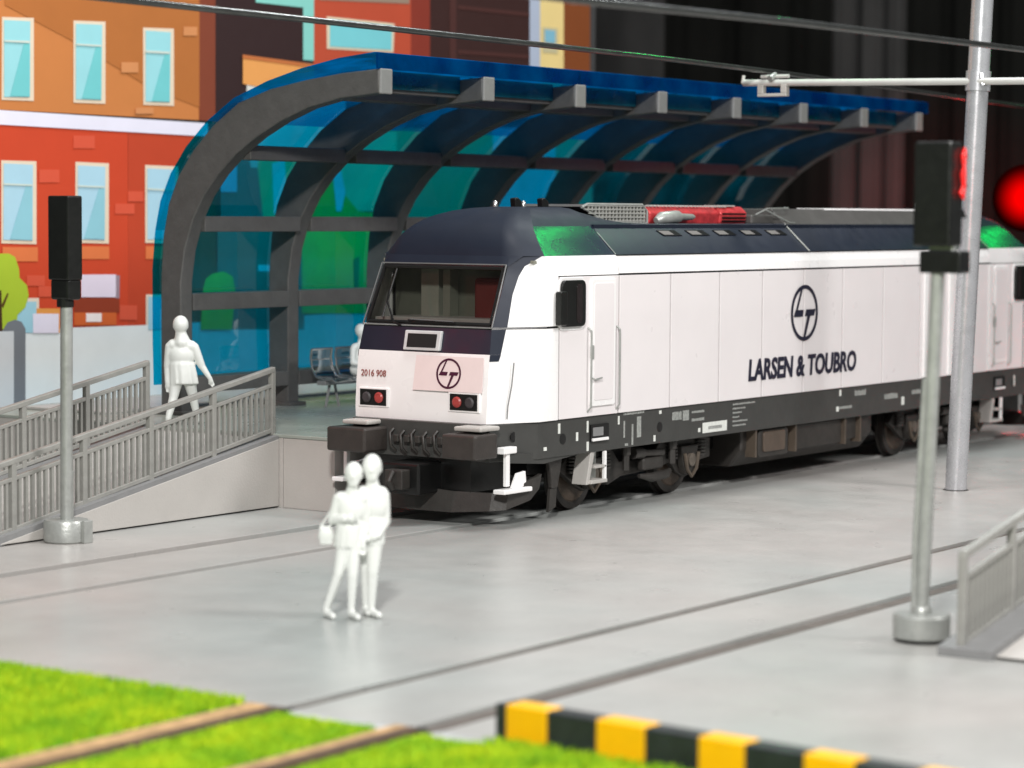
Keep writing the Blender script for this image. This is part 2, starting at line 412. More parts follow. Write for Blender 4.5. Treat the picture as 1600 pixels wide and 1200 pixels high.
def railing(x0, z0, x1, z1, y, label, n_panels, H=0.98):
    t = empty("ramp_railing", (x0, y, z0), label, "railing", "grey railings along the ramps")
    L = x1 - x0; sl = (z1 - z0) / L
    Z = lambda x: sl * x
    bm = B(); prism(bm, [(-0.02, H - 0.075), (L + 0.03, Z(L) + H - 0.075), (L + 0.03, Z(L) + H), (-0.02, H)], 'y', -0.045, 0.045); link("top_rail", bm, M_RAILING, t, bevel=0.012)
    bm = B(); prism(bm, [(0, H - 0.29), (L, Z(L) + H - 0.29), (L, Z(L) + H - 0.235), (0, H - 0.235)], 'y', -0.03, 0.03); link("middle_rail", bm, M_RAILING, t, bevel=0.008)
    bm = B(); prism(bm, [(0, 0.05), (L, Z(L) + 0.05), (L, Z(L) + 0.11), (0, 0.11)], 'y', -0.03, 0.03); link("bottom_rail", bm, M_RAILING, t, bevel=0.008)
    p = L / n_panels
    me_post = me_bar = None
    for i in range(n_panels + 1):
        x = p * i
        if me_post is None:
            bm = B(); cbox(bm, (0, 0, (H - 0.02) / 2), (0.085, 0.08, H - 0.04)); o = link("post", bm, M_RAILING, t, bevel=0.012); me_post = o
        else:
            o = me_post.copy(); COL.objects.link(o)
        o.location = (x, 0, Z(x))
        if i < n_panels:
            k = 11
            for j in range(1, k):
                xb = x + p * j / k
                if me_bar is None:
                    bm = B(); cbox(bm, (0, 0, (H - 0.36) / 2 + 0.09), (0.042, 0.045, H - 0.34)); ob = link("baluster", bm, M_RAILING, t); me_bar = ob
                else:
                    ob = me_bar.copy(); COL.objects.link(ob)
                ob.location = (xb, 0, Z(xb))
    return t
ramp("access_ramp", 4.0, 6.72, "long pale ramp rising to the platform under the canopy, at left")
ramp("access_ramp", -12.0, -8.80, "ramp foot at the right edge of the photo beside the near track", 0.56)
railing(-7.45, -0.36, 0.13, 1.02, 4.14, "nearer grey railing on the track side of the left ramp", 6)
railing(-7.4, -0.36, 0.13, 1.02, 6.55, "rear grey railing on the far side of the left ramp", 6)
railing(-5.28, 0.03, 1.5, 1.28, -9.0, "grey railing on the ramp at the right edge, behind the round signal base", 6)

plat = empty("station_platform", (0.13, 3.0, 0), "raised grey platform under the blue canopy behind the locomotive", "platform")
bm = B(); box(bm, (0, 0.0, 0), (23.5, 0.93, 1.0)); link("platform_edge", bm, M_CONC, plat, bevel=0.01)
bm = B(); box(bm, (0.0, 0.934, 0), (23.5, 7.6, 1.0)); link("platform_core", bm, M_CONC, plat)
bm = B(); box(bm, (-0.02, -0.03, 1.001), (23.5, 7.6, 1.05)); link("platform_surface", bm, M_PLAT, plat, bevel=0.01)
bm = B(); box(bm, (0.9, 5.3, 1.051), (23.4, 7.0, 1.10)); link("rear_step", bm, M_SLAB, plat, bevel=0.015)

# ------------------------------------------------------------------ canopy
can = empty("platform_canopy", (1.69, 7.4, 1.05), "curved platform canopy of dark ribs and blue glass over the platform", "canopy")
inner = [(7.28, 1.05), (7.28, 3.1), (7.20, 3.6), (7.04, 4.05), (6.82, 4.42), (6.53, 4.75), (6.17, 5.06), (5.77, 5.31), (5.3, 5.54), (4.78, 5.73), (4.15, 5.86), (3.45, 5.92)]
outer = [(7.69, 1.05), (7.69, 3.2), (7.64, 3.8), (7.53, 4.3), (7.32, 4.75), (7.02, 5.13), (6.62, 5.50), (6.12, 5.83), (5.50, 6.02), (4.80, 6.14), (4.15, 6.22), (3.45, 6.27)]
glassl = [(7.80, 1.50), (7.82, 2.2), (7.82, 3.3), (7.76, 3.9), (7.65, 4.35), (7.44, 4.77), (7.12, 5.18), (6.70, 5.56), (6.16, 5.90), (5.5, 6.14), (4.85, 6.31), (4.15, 6.44), (3.47, 6.51)]
RX = [1.69, 4.27, 6.84, 9.38, 11.92, 14.42, 16.90, 19.32]
TH = 0.27
loc = lambda q: (q[0] - 7.4, q[1] - 1.05)
def rib_mesh():
    bm = B(); n = len(inner)
    va = [[bm.verts.new((x, *loc(q))) for q in inner] for x in (0, TH)]
    vb = [[bm.verts.new((x, *loc(q))) for q in outer] for x in (0, TH)]
    for i in range(n - 1):
        bm.faces.new((va[0][i], va[0][i + 1], vb[0][i + 1], vb[0][i]))
        bm.faces.new((va[1][i], vb[1][i], vb[1][i + 1], va[1][i + 1]))
        bm.faces.new((va[0][i], va[1][i], va[1][i + 1], va[0][i + 1]))
        bm.faces.new((vb[0][i], vb[0][i + 1], vb[1][i + 1], vb[1][i]))
    for k in (0, n - 1): bm.faces.new((va[0][k], vb[0][k], vb[1][k], va[1][k]))
    return bm
rib0 = link("rib", rib_mesh(), M_RIB, can, smooth=30, bevel=0.02)
bm = B(); cbox(bm, (TH / 2, 3.43 - 7.4, 6.09 - 1.05), (TH + 0.02, 0.05, 0.37)); end0 = link("rib_cap", bm, M_RIBEND, rib0, bevel=0.02)
bm = B(); cbox(bm, (TH / 2, 0.08, 0.03), (TH + 0.14, 0.6, 0.06)); foot0 = link("foot_plate", bm, M_RIB, rib0, bevel=0.01)
for x in RX[1:]:
    c = copy_tree(rib0, can); c.location = (x - RX[0], 0, 0)
# cross beams between ribs
beams = [((7.27, 1.38), (7.66, 1.62)), ((7.26, 2.66), (7.64, 2.92)), ((7.02, 3.88), (7.45, 4.12)), ((6.10, 4.98), (6.5, 5.20)), ((4.30, 5.86), (4.75, 6.05)), ((3.92, 5.96), (4.10, 6.10))]
for i in range(len(RX) - 1):
    a = RX[i] + TH - RX[0]; b = RX[i + 1] - RX[0]
    for (p0, p1) in beams:
        bm = B(); box(bm, (a, p0[0] - 7.4, p0[1] - 1.05), (b, p1[0] - 7.4, p1[1] - 1.05)); link("crossbeam", bm, M_RIB, can, bevel=0.012)
    # glass panes: wall panes, curved panes and roof panes
    gx0 = (RX[i] - RX[0] + TH / 2 + 0.0005) if i else -0.05
    gx1 = (RX[i + 1] - RX[0] + TH / 2 - 0.0005) if i < len(RX) - 2 else RX[-1] - RX[0] + 0.55
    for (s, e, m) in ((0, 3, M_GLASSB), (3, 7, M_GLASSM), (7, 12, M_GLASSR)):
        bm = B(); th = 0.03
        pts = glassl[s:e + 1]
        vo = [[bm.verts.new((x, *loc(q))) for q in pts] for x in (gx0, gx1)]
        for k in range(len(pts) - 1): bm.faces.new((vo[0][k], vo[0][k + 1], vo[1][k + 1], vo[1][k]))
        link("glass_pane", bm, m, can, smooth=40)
    # fold-down edge in front and teal strip below it
    bm = B(); box(bm, (gx0, 3.42 - 7.4, 6.27 - 1.05), (gx1, 3.46 - 7.4, 6.495 - 1.05)); link("glass_edge", bm, M_GLASSR, can)
    bm = B(); box(bm, (a + 0.01, 3.86 - 7.4, 6.02 - 1.05), (b - 0.01, 3.89 - 7.4, 6.28 - 1.05)); link("teal_strip", bm, M_GLASST, can)

# ------------------------------------------------------------------ bench with wire seats
bench = empty("platform_bench", (4.3, 6.65, 1.05), "metal bench with clear curved seats on the platform, left of the locomotive", "bench")
for k in range(3):
    x = 0.02 + k * 0.62
    bm = B()
    prof = [(0.18, 0.93), (0.20, 0.80), (0.17, 0.62), (0.08, 0.49), (-0.10, 0.44), (-0.26, 0.46), (-0.33, 0.42)]
    v = [[bm.verts.new((xx, q[0], q[1])) for q in prof] for xx in (x, x + 0.52)]
    for i in range(len(prof) - 1): bm.faces.new((v[0][i], v[0][i + 1], v[1][i + 1], v[1][i]))
    link("seat_shell", bm, M_CLEAR, bench, smooth=60)
    for xx in (x, x + 0.52):
        bm = B(); tube(bm, [(xx, *q) for q in prof], 0.022, 6); link("seat_rim", bm, M_CHROME, bench, smooth=60)
    bm = B(); tube(bm, [(x, 0.18, 0.93), (x + .52, 0.18, 0.93)], 0.02, 6); tube(bm, [(x, .2, .76), (x + .52, .2, .76)], 0.012, 6); link("back_bar", bm, M_CHROME, bench)
for x in (0.3, 1.5):
    for s in (-1, 1):
        bm = B(); tube(bm, [(x + 0.05 * s, -0.02, 0.42), (x + 0.17 * s, -0.02, 0.0)], 0.025, 6); link("leg", bm, M_KERB, bench)
bm = B(); box(bm, (0, -0.12, 0.36), (1.86, 0.06, 0.43)); link("beam", bm, M_KERB, bench, bevel=0.01)

# ================================================================== the locomotive
L = 18.2; YC = 1.435
loco = empty("diesel_locomotive", (0, YC, 0), "white and navy diesel locomotive with LARSEN & TOUBRO lettering on its side", "locomotive")
def lk(name, bm, m, parent=None, **k):
    """link a mesh modelled in world metres under the locomotive"""
    for v in bm.verts: v.co.y -= YC
    return link(name, bm, m, parent or loco, **k)
# levels of the cab: z, xC, (xF, yF), (xS, yS), pillar share
CAB = [(1.385, 0.00, 0.02, 0.33, 0.78, 0.0, 0.0),
       (1.55, 0.00, 0.02, 0.325, 0.80, 0.0, 0.0),
       (1.90, 0.02, 0.04, 0.325, 0.85, 0.0, 0.0),
       (2.22, 0.055, 0.075, 0.33, 0.90, 0.0, 0.0),
       (2.31, 0.07, 0.09, 0.33, 0.91, 0.0, 0.0),
       (2.64, 0.14, 0.165, 0.355, 0.96, 0.0, 0.0),
       (2.67, 0.17, 0.20, 0.365, 0.97, 0.0, 0.0),
       (3.10, 0.37, 0.40, 0.375, 1.13, 0.0, 0.0),
       (3.35, 0.48, 0.52, 0.385, 1.16, 0.01, 0.0),
       (3.48, 0.54, 0.59, 0.395, 1.12, 0.035, 0.0),
       (3.62, 0.62, 0.67, 0.43, 1.00, 0.075, 0.0)]
PIL = {2.31: 0.20, 2.64: 0.26, 2.67: 0.27, 3.10: 0.22, 3.35: 0.27, 3.48: 0.38, 3.62: 0.93, 2.22: 0.17}
ROOF = [(3.62, 0.62, 0.67, 1.005, 1.00, 1.360, 1.365),
        (3.72, 0.645, 0.70, 0.99, 1.08, 1.25, 1.26),
        (3.82, 0.69, 0.75, 0.955, 1.15, 1.15, 1.16),
        (3.92, 0.75, 0.82, 0.90, 1.23, 1.05, 1.06),
        (4.02, 0.86, 0.93, 0.82, 1.33, 0.94, 0.95),
        (4.10, 0.99, 1.06, 0.74, 1.44, 0.85, 0.87),
        (4.17, 1.16, 1.23, 0.64, 1.57, 0.74, 0.79),
        (4.23, 1.40, 1.47, 0.52, 1.76, 0.60, 0.70),
        (4.27, 1.68, 1.74, 0.37, 1.98, 0.45, 0.58),
        (4.29, 1.98, 2.02, 0.20, 2.20, 0.26, 0.42)]
XB = 2.78
def strip(levels, f, mapx, name, m, smooth=25, parent=None):
    """levels of equal-length point lists -> grid surface on both sides"""
    centred = all(abs(f(lv)[0][1] - YC) < 1e-6 for lv in levels)
    if not centred:
        return [strip1(levels, f, mapx, name, m, smooth, parent, (s,)) for s in (1, -1)][0]
    return strip1(levels, f, mapx, name, m, smooth, parent, (1, -1))
def strip1(levels, f, mapx, name, m, smooth, parent, sides):
    bm = B()
    for side in sides:
        rows = []
        for lv in levels:
            rows.append([bm.verts.new((mapx(x), YC - side * (YC - y), z)) for (x, y, z) in f(lv)])
        for i in range(len(rows) - 1):
            for k in range(len(rows[i]) - 1):
                try: bm.faces.new((rows[i][k], rows[i][k + 1], rows[i + 1][k + 1], rows[i + 1][k]))
                except ValueError: pass
    bmesh.ops.remove_doubles(bm, verts=bm.verts, dist=0.0005)
    bmesh.ops.dissolve_degenerate(bm, edges=bm.edges, dist=0.0005)
    return lk(name, bm, m, parent, smooth=smooth)
def lerp(a, b, t): return tuple(a[i] + (b[i] - a[i]) * t for i in range(3))
def make_cab(mx, front):
    low = [l for l in CAB if l[0] <= 2.31]; mid = [l for l in CAB if 2.31 <= l[0] <= 2.64]; up = [l for l in CAB if l[0] >= 2.67]
    Cp = lambda l: (l[1], YC, l[0]); F = lambda l: (l[2], l[3], l[0]); Sd = lambda l: (l[4], l[5], l[0])
    fc = lambda l: (l[1] + 0.012, l[3] + 0.10, l[0])
    Bk = lambda l: (1.245, l[5], l[0])
    def Bk2(l): return (1.245 if l[0] < 3.349 else XB, l[5] if l[0] < 3.4 else {3.48: 0.03, 3.62: 0.07}[l[0]], l[0])
    strip(low, lambda l: [Cp(l), fc(l), F(l), Sd(l), Bk(l)], mx, "cab_front", M_WHITE)
    P = lambda l: lerp(F(l), Sd(l), PIL.get(l[0], 0.25))
    strip(mid, lambda l: [Cp(l), fc(l), F(l), P(l)], mx, "nose_band", M_NAVY)
    strip(mid, lambda l: [P(l), Sd(l), Bk(l)], mx, "cab_cheek", M_WHITE)
    strip([l for l in CAB if l[0] in (2.22, 2.31)], lambda l: [tuple(q + d for q, d in zip(lerp(F(l), Sd(l), 0.0), (-.004, -.006, 0))), tuple(q + d for q, d in zip(P(l), (-.004, -.006, 0)))], mx, "nose_band_corner", M_NAVY)
    # seam gap between nose and window zone
    strip([l for l in CAB if l[0] in (2.64, 2.67)], lambda l: [Cp(l), fc(l), F(l), tuple(q + .01 for q in Sd(l)), tuple((q + (.012 if i == 1 else 0)) for i, q in enumerate(Bk(l)))], mx, "seam", M_BLACK)
    strip(up, lambda l: [F(l), P(l)], mx, "window_pillar", M_NAVY)
    strip([l for l in up if l[0] <= 3.35], lambda l: [P(l), Sd(l), Bk(l)], mx, "cab_cheek", M_WHITE, smooth=35)
    strip([l for l in up if l[0] >= 3.349], lambda l: [P(l), Sd(l), ((Sd(l)[0] + XB) / 2, (Bk2(l)[1] + Sd(l)[1]) / 2, l[0]), Bk2(l)], mx, "cab_upper_side", M_WHITE, smooth=35)
    # headboard above windscreen + dome
    rf = [(3.48, 0.54, 0.59, 1.04, 0.75, 1.10, 1.1)]
    def rr(l):
        z, xc, xf, hf, xs, hs, hb = l
        a = (xc, YC, z); b = (xf, YC - hf, z); s = (xs, YC - hs, z); k = (XB, YC - hb, z)
        pts = [a, (xc + (xf - xc) * .35, YC - hf * .55, z), (xc + (xf - xc) * .75, YC - hf * .86, z), b]
        m1 = lerp(b, s, 0.4); pts.append((m1[0] - 0.02, m1[1] - 0.015, z)); pts.append(s)
        return pts
    strip(ROOF, rr, mx, "cab_roof", M_NAVYR, smooth=40)
    strip([ROOF[0], (3.48, 0.54, 0.59, 1.04, 0.60, 1.045, 0)], lambda l: rr(l)[:5], mx, "window_header", M_NAVYR, smooth=40)
    strip(ROOF[:5], lambda l: [(l[4], YC - l[5], l[0]), (XB, YC - l[6], l[0])], mx, "roof_facet", M_NAVYG, smooth=15)
    strip(ROOF[4:], lambda l: [(l[4], YC - l[5], l[0]), (XB, YC - l[6], l[0])], mx, "roof_hump", M_NAVYR, smooth=60)
    bm = B()
    lt = ROOF[-1]
    vs = [(lt[1], 0), (lt[2], -lt[3]), (lt[4], -lt[5]), (XB, -lt[6]), (XB, lt[6]), (lt[4], lt[5]), (lt[2], lt[3])]
    bm.faces.new([bm.verts.new((mx(x), YC + y, 4.29)) for x, y in vs]); lk("hump_top", bm, M_NAVYR)
    # tail of the hump down to the roof deck
    bm = B()
    a = [(XB, YC + s * l[6], l[0]) for s in (-1,) for l in ROOF[4:]] ; b = [(3.95, YC - 0.93, 4.03), (3.92, YC - 0.90, 4.065), (3.85, YC - .80, 4.075), (3.75, YC - .70, 4.08), (3.7, YC - .58, 4.085), (3.65, YC - .42, 4.09)]
    a2 = [(p[0], 2 * YC - p[1], p[2]) for p in a[::-1]]; b2 = [(p[0], 2 * YC - p[1], p[2]) for p in b[::-1]]
    A = [bm.verts.new((mx(p[0]), p[1], p[2])) for p in a + a2]; Bb = [bm.verts.new((mx(p[0]), p[1], p[2])) for p in b + b2]
    for i in range(len(A) - 1): bm.faces.new((A[i], A[i + 1], Bb[i + 1], Bb[i]))
    lk("hump_tail", bm, M_NAVYR, smooth=50)
    # interior: closed dark box with console, back wall and seats
    bm = B()
    box(bm, (min(mx(0.34), mx(1.9)), 0.42, 1.5), (max(mx(0.34), mx(1.9)), 2.45, 2.76)); lk("console", bm, mat("console_grey", S(214, 206, 202), 0.6))
    bm = B(); box(bm, (min(mx(1.22), mx(1.26)), 0.1, 2.5), (max(mx(1.22), mx(1.26)), 2.77, 3.55)); lk("cab_back_wall", bm, M_DARKIN)
    bm = B(); box(bm, (min(mx(0.85), mx(2.1)), 0.15, 3.52), (max(mx(0.85), mx(2.1)), 2.7, 3.56)); lk("cab_ceiling", bm, M_DARKIN)
    bm = B(); cbox(bm, (mx(1.0), 0.90, 2.98), (0.12, 0.62, 0.66)); lk("driver_seat", bm, mat("seat_red", S(130, 52, 48), 0.7), bevel=0.05)
    bm = B(); cbox(bm, (mx(1.1), 2.0, 3.0), (0.2, 0.30, 0.9)); lk("cabinet", bm, mat("cabinet_grey", S(176, 178, 166), 0.6))
    bm = B(); cbox(bm, (mx(1.08), 1.70, 3.0), (0.2, 0.12, 0.9)); lk("cabinet", bm, mat("cabinet_grey2", S(150, 152, 140), 0.6))
    # windscreen with frame
    ws = [(0.205, 0.395, 2.70), (0.545, 0.43, 3.455), (0.545, 2 * YC - 0.43, 3.455), (0.205, 2 * YC - 0.395, 2.70)]
    bm = B(); bm.faces.new([bm.verts.new((mx(p[0] + 0.01), p[1], p[2])) for p in ws]); w = lk("windscreen", bm, M_GLASSW)
    bm = B()
    n = len(ws)
    for i in range(n):
        tube(bm, [(mx(ws[i][0]), ws[i][1], ws[i][2]), (mx(ws[(i + 1) % n][0]), ws[(i + 1) % n][1], ws[(i + 1) % n][2])], 0.03, 6)
    lk("window_seal", bm, M_BLACK, w)
    bm = B(); off = 0.035
    e = [(0.165, 0.35, 2.665), (0.545, 0.385, 3.50), (0.545, 2 * YC - 0.385, 3.50), (0.165, 2 * YC - 0.35, 2.665)]
    for i in range(n): tube(bm, [(mx(e[i][0] - 0.005), e[i][1], e[i][2]), (mx(e[(i + 1) % n][0] - 0.005), e[(i + 1) % n][1], e[(i + 1) % n][2])], 0.013, 5)
    lk("window_trim", bm, M_CHROME, w)
    # wiper
    bm = B()
    tube(bm, [(mx(0.14), 1.86, 2.66), (mx(0.14), 1.98, 2.70), (mx(0.28), 2.20, 2.98), (mx(0.36), 2.22, 3.12)], 0.016, 5)
    tube(bm, [(mx(0.20), 2.22, 2.76), (mx(0.50), 2.20, 3.42)], 0.014, 5)
    tube(bm, [(mx(0.17), 0.95, 2.715), (mx(0.165), 1.75, 2.73)], 0.017, 5)
    lk("wiper", bm, M_BLACK, w)
    bm = B(); tube(bm, [(mx(0.15), 0.98, 2.735), (mx(0.15), 1.7, 2.75)], 0.009, 5); lk("wiper_blade", bm, M_CHROME, w)
    # top lamp in the nose band
    def slabq(y0, y1, z0, z1, dx, d2, name, m, parent=None, bevel=0):
        xz = lambda z: 0.07 + (z - 2.31) * 0.21 if z > 2.3 else (0.02 + (z - 1.9) * 0.12 if z > 1.9 else 0.02)
        bm = B()
        c = []
        for z in (z0, z1):
            for (dd, y) in ((dx, y0), (d2, y0), (d2, y1), (dx, y1)): c.append((mx(xz(z) + dd), y, z))
        quadbox(bm, c); return lk(name, bm, m, parent, bevel=bevel)
    tl = slabq(1.13, 1.74, 2.335, 2.60, -0.045, 0.02, "top_lamp", mat("lamp_frame", S(196, 196, 196), 0.5), bevel=0.012)
    slabq(1.19, 1.68, 2.375, 2.56, -0.052, 0.0, "lamp_lens", mat("lamp_black", S(16, 16, 15), 0.7), tl)
    for (ya, yb) in ((0.42, 0.94), (1.95, 2.47)):
        h = slabq(ya, yb, 1.53, 1.80, -0.035, 0.01, "headlight", M_WHITE, bevel=0.012)
        slabq(ya + 0.035, yb - 0.035, 1.555, 1.775, -0.042, 0.0, "lamp_recess", M_BLACK, h)
        c = (ya + yb) / 2; inn = 1 if c < YC else -1
        for s, mm, nm in ((inn, M_RED, "red_lens"), (-inn, M_LENS, "white_lens")):
            bm = B(); lathe(bm, [(0.075, -0.02), (0.075, -0.035), (0.055, -0.05)], (mx(0.0) + (0 if front else 0.085), c + s * 0.105, 1.665), 'x', 12); lk(nm, bm, mm, h, smooth=30)
    # grille line on the cheek: a thin recess beside the corner
    bm = B(); tube(bm, [(mx(0.405), 0.155, 2.20), (mx(0.37), 0.165, 1.9), (mx(0.31), 0.185, 1.62), (mx(0.30), 0.19, 1.45)], 0.009, 4); lk("body_seam", bm, M_KERB)
    # buffers: two big blocks with steps above
    for (ya, yb) in ((0.07, 0.62), (1.90, 2.56)):
        bm = B(); box(bm, (min(mx(-0.60), mx(-0.08)), ya, 0.955), (max(mx(-0.60), mx(-0.08)), yb, 1.285)); bo = lk("buffer_block", bm, M_BUF, bevel=0.03)
        c = (ya + yb) / 2
        bm = B(); box(bm, (min(mx(-0.40), mx(0.05)), c - 0.22, 1.315), (max(mx(-0.40), mx(0.05)), c + 0.22, 1.375)); lk("buffer_step", bm, M_CONC, bo, bevel=0.02)
    bm = B(); box(bm, (min(mx(-0.10), mx(0.6)), 0.35, 0.90), (max(mx(-0.10), mx(0.6)), 2.5, 1.384)); lk("buffer_beam", bm, M_CHAR, bevel=0.01)
    for k, y in enumerate((1.78, 1.60, 1.42, 1.22, 1.04, .84)):
        bm = B(); zt = 1.26 - 0.02 * (k % 2)
        tube(bm, [(mx(-0.12), y, zt), (mx(-0.20), y, zt - 0.05), (mx(-0.20), y - 0.02, zt - 0.22), (mx(-0.13), y - 0.05, zt - 0.30)], 0.022, 6); lk("brake_hose", bm, M_UND, smooth=60)
        bm = B(); cbox(bm, (mx(-0.14), y - 0.09, 1.14), (0.10, 0.09, 0.10)); lk("hose_valve", bm, M_UND, bevel=0.015)
    bm = B(); box(bm, (min(mx(-0.45), mx(0.3)), 1.10, 0.42), (max(mx(-0.45), mx(0.3)), 1.72, 0.84)); lk("coupler_box", bm, M_BLACK, bevel=0.03)
    bm = B(); box(bm, (min(mx(-0.62), mx(-0.3)), 1.25, 0.50), (max(mx(-0.62), mx(-0.3)), 1.55, 0.76)); tube(bm, [(mx(-0.62), 1.4, .74), (mx(-0.72), 1.4, .62), (mx(-0.62), 1.4, .5)], 0.04, 6); lk("coupler_hook", bm, M_UND, bevel=0.02)
    # snow plough
    bm = B(); pts = [(-0.10, YC), (-0.06, 0.85), (0.06, 0.30), (0.16, 0.10), (0.62, 0.02), (0.95, 0.10)]
    full = [(mx(x), y) for x, y in pts[::-1]] + [(mx(x), 2 * YC - y) for x, y in pts[1:]]
    lo = [0.46, 0.34, 0.24, 0.22, 0.18, 0.18]; hi = [0.66, 0.62, 0.50, 0.46, 0.46, 0.50]
    lo2 = lo + lo[::-1][1:]; hi2 = hi + hi[::-1][1:]
    va = [bm.verts.new((full[i][0], full[i][1], lo2[i])) for i in range(len(full))]
    vb = [bm.verts.new((full[i][0] + (0.06 if front else -0.06), full[i][1], hi2[i])) for i in range(len(full))]
    for i in range(len(full) - 1): bm.faces.new((va[i], va[i + 1], vb[i + 1], vb[i]))
    o = lk("snow_plough", bm, M_UND); sm = o.modifiers.new("solid", 'SOLIDIFY'); sm.thickness = 0.05
    bm = B(); box(bm, (min(mx(0.05), mx(0.9)), 0.6, 0.45), (max(mx(0.05), mx(0.9)), 2.3, 0.92)); lk("plough_bracket", bm, M_BLACK)
    # white steps at the corner
    for s in (0, 1):
        yy = lambda y: y if s == 0 else 2 * YC - y
        y0, y1 = sorted((yy(0.02), yy(0.14)))
        bm = B(); box(bm, (min(mx(0.0), mx(0.30)), y0, 1.00), (max(mx(0.0), mx(0.30)), y1, 1.09)); lk("corner_step", bm, M_WHITE, bevel=0.012)
        bm = B(); box(bm, (min(mx(0.10), mx(0.18)), y0 + 0.03, 0.56), (max(mx(0.10), mx(0.18)), y1 - 0.03, 1.0)); lk("step_hanger", bm, M_WHITE, bevel=0.01)
        bm = B(); y0, y1 = sorted((yy(-0.03), yy(0.16)))
        box(bm, (min(mx(-0.06), mx(0.60)), y0, 0.47), (max(mx(-0.06), mx(0.60)), y1, 0.53)); lk("lower_step", bm, M_WHITE, bevel=0.012)
        bm = B(); y0, y1 = sorted((yy(0.05), yy(0.10)))
        prism(bm, [(mx(0.24), 0.53), (mx(0.36), 0.72), (mx(0.55), 0.74), (mx(0.58), 0.53)], 'y', y0, y1); lk("step_bracket", bm, M_WHITE, bevel=0.01)
make_cab(lambda x: x, True)
make_cab(lambda x: L - x, False)

# side shell, dark behind the panels
bm = B(); box(bm, (1.25, 0.03, 1.40), (L - 1.25, 2 * YC - 0.03, 3.36)); lk("body_core", bm, M_BLACK)
seams = [1.26, 2.785, 4.19, 5.61, 6.93, 8.27, 9.61, 11.08, 12.50, 13.98, L - 2.785, L - 1.26]
zt = 3.335
for s in (0, 1):
    ya, yb = (0.0, 0.045) if s == 0 else (2 * YC - 0.045, 2 * YC)
    for i in range(len(seams) - 1):
        bm = B(); g = 0.018
        z1 = zt
        box(bm, (seams[i] + g, ya, 1.387), (seams[i + 1] - g, yb, z1)); lk("side_panel", bm, M_WHITE2, bevel=0.006)
    # raised cantrail above the seam, leaning inwards
    bm = B(); Y = lambda y: y if s == 0 else 2 * YC - y
    prism(bm, [(Y(-0.004), 3.362), (Y(0.025), 3.362), (Y(0.14), 3.60), (Y(0.09), 3.622), (Y(0.075), 3.622), (Y(0.02), 3.48)], 'x', XB + 0.01, L - XB - 0.01); lk("cantrail", bm, M_WHITE, bevel=0.004)
    # doors
    for dx0, dx1 in ((2.03, 2.66), (L - 2.66, L - 2.03)):
        y0, y1 = sorted((Y(-0.03), Y(0.01)))
        bm = B(); prism(bm, rrect(dx0, 1.52, dx1, 3.30, 0.05), 'y', y0, y1); d = lk("door", bm, M_WHITE, bevel=0.012)
        y2, y3 = sorted((Y(-0.036), Y(-0.01)))
        bm = B(); prism(bm, rrect(dx0 + 0.06, 1.60, dx1 - 0.06, 3.24, 0.05), 'y', y2, y3); lk("door_inset", bm, M_WHITE2, d, bevel=0.008)
        for hx in (dx0 - 0.05, dx1 + 0.06):
            bm = B(); tube(bm, [(hx, Y(0.0), 2.62), (hx, Y(-0.06), 2.58), (hx, Y(-0.06), 1.52), (hx, Y(0.0), 1.45)], 0.015, 6); lk("handrail", bm, M_STEEL, d)
        bm = B(); tube(bm, [(dx0 + 0.03, Y(-0.02), 1.92), (dx0 + 0.03, Y(-0.08), 1.90), (dx0 + 0.20, Y(-0.08), 1.92)], 0.014, 5); lk("handle", bm, M_STEEL, d)
        bm = B(); cbox(bm, (dx0 + .02, Y(-0.03), 2.28), (0.05, 0.05, 0.2)); lk("latch", bm, M_STEEL, d, bevel=0.015)
    for (a, b_) in ((1.20, 1.84), (L - 1.84, L - 1.20)):
        y0, y1 = sorted((Y(-0.012), Y(0.02)))
        bm = B(); prism(bm, rrect(a + 0.03, 2.60, b_ + 0.04, 3.33, 0.10), 'y', y0, y1); w = lk("side_window", bm, M_WHITE, bevel=0.008)
        y0, y1 = sorted((Y(-0.10), Y(-0.03)))
        bm = B(); prism(bm, rrect(a + 0.06, 2.65, b_, 3.29, 0.09), 'y', *sorted((Y(-0.06), Y(0.0)))); lk("pane", bm, M_BLACK2, w, bevel=0.012)
        bm = B(); prism(bm, rrect(a + 0.40 if a < 9 else a + .12, 2.70, b_ - 0.10 if a < 9 else b_ - .38, 3.24, 0.05), 'y', *sorted((Y(-0.067), Y(-0.05)))); lk("window_reflector", bm, mat("window_dark", S(40, 34, 34), 0.2), w)
        mx0 = a - 0.07 if a < 9 else b_ - .02
        bm = B(); prism(bm, rrect(mx0, 2.68, mx0 + 0.16, 3.14, 0.03), 'y', *sorted((Y(-0.12), Y(-0.02)))); lk("mirror", bm, M_BLACK2, w, bevel=0.012)
# protruding ribs on the rear half as in the picture
for x in (12.62, 13.62, 15.30):
    bm = B(); box(bm, (x, -0.03, 1.40), (x + 0.16, 0.0, 3.33)); lk("panel_rib", bm, M_WHITE, bevel=0.012)
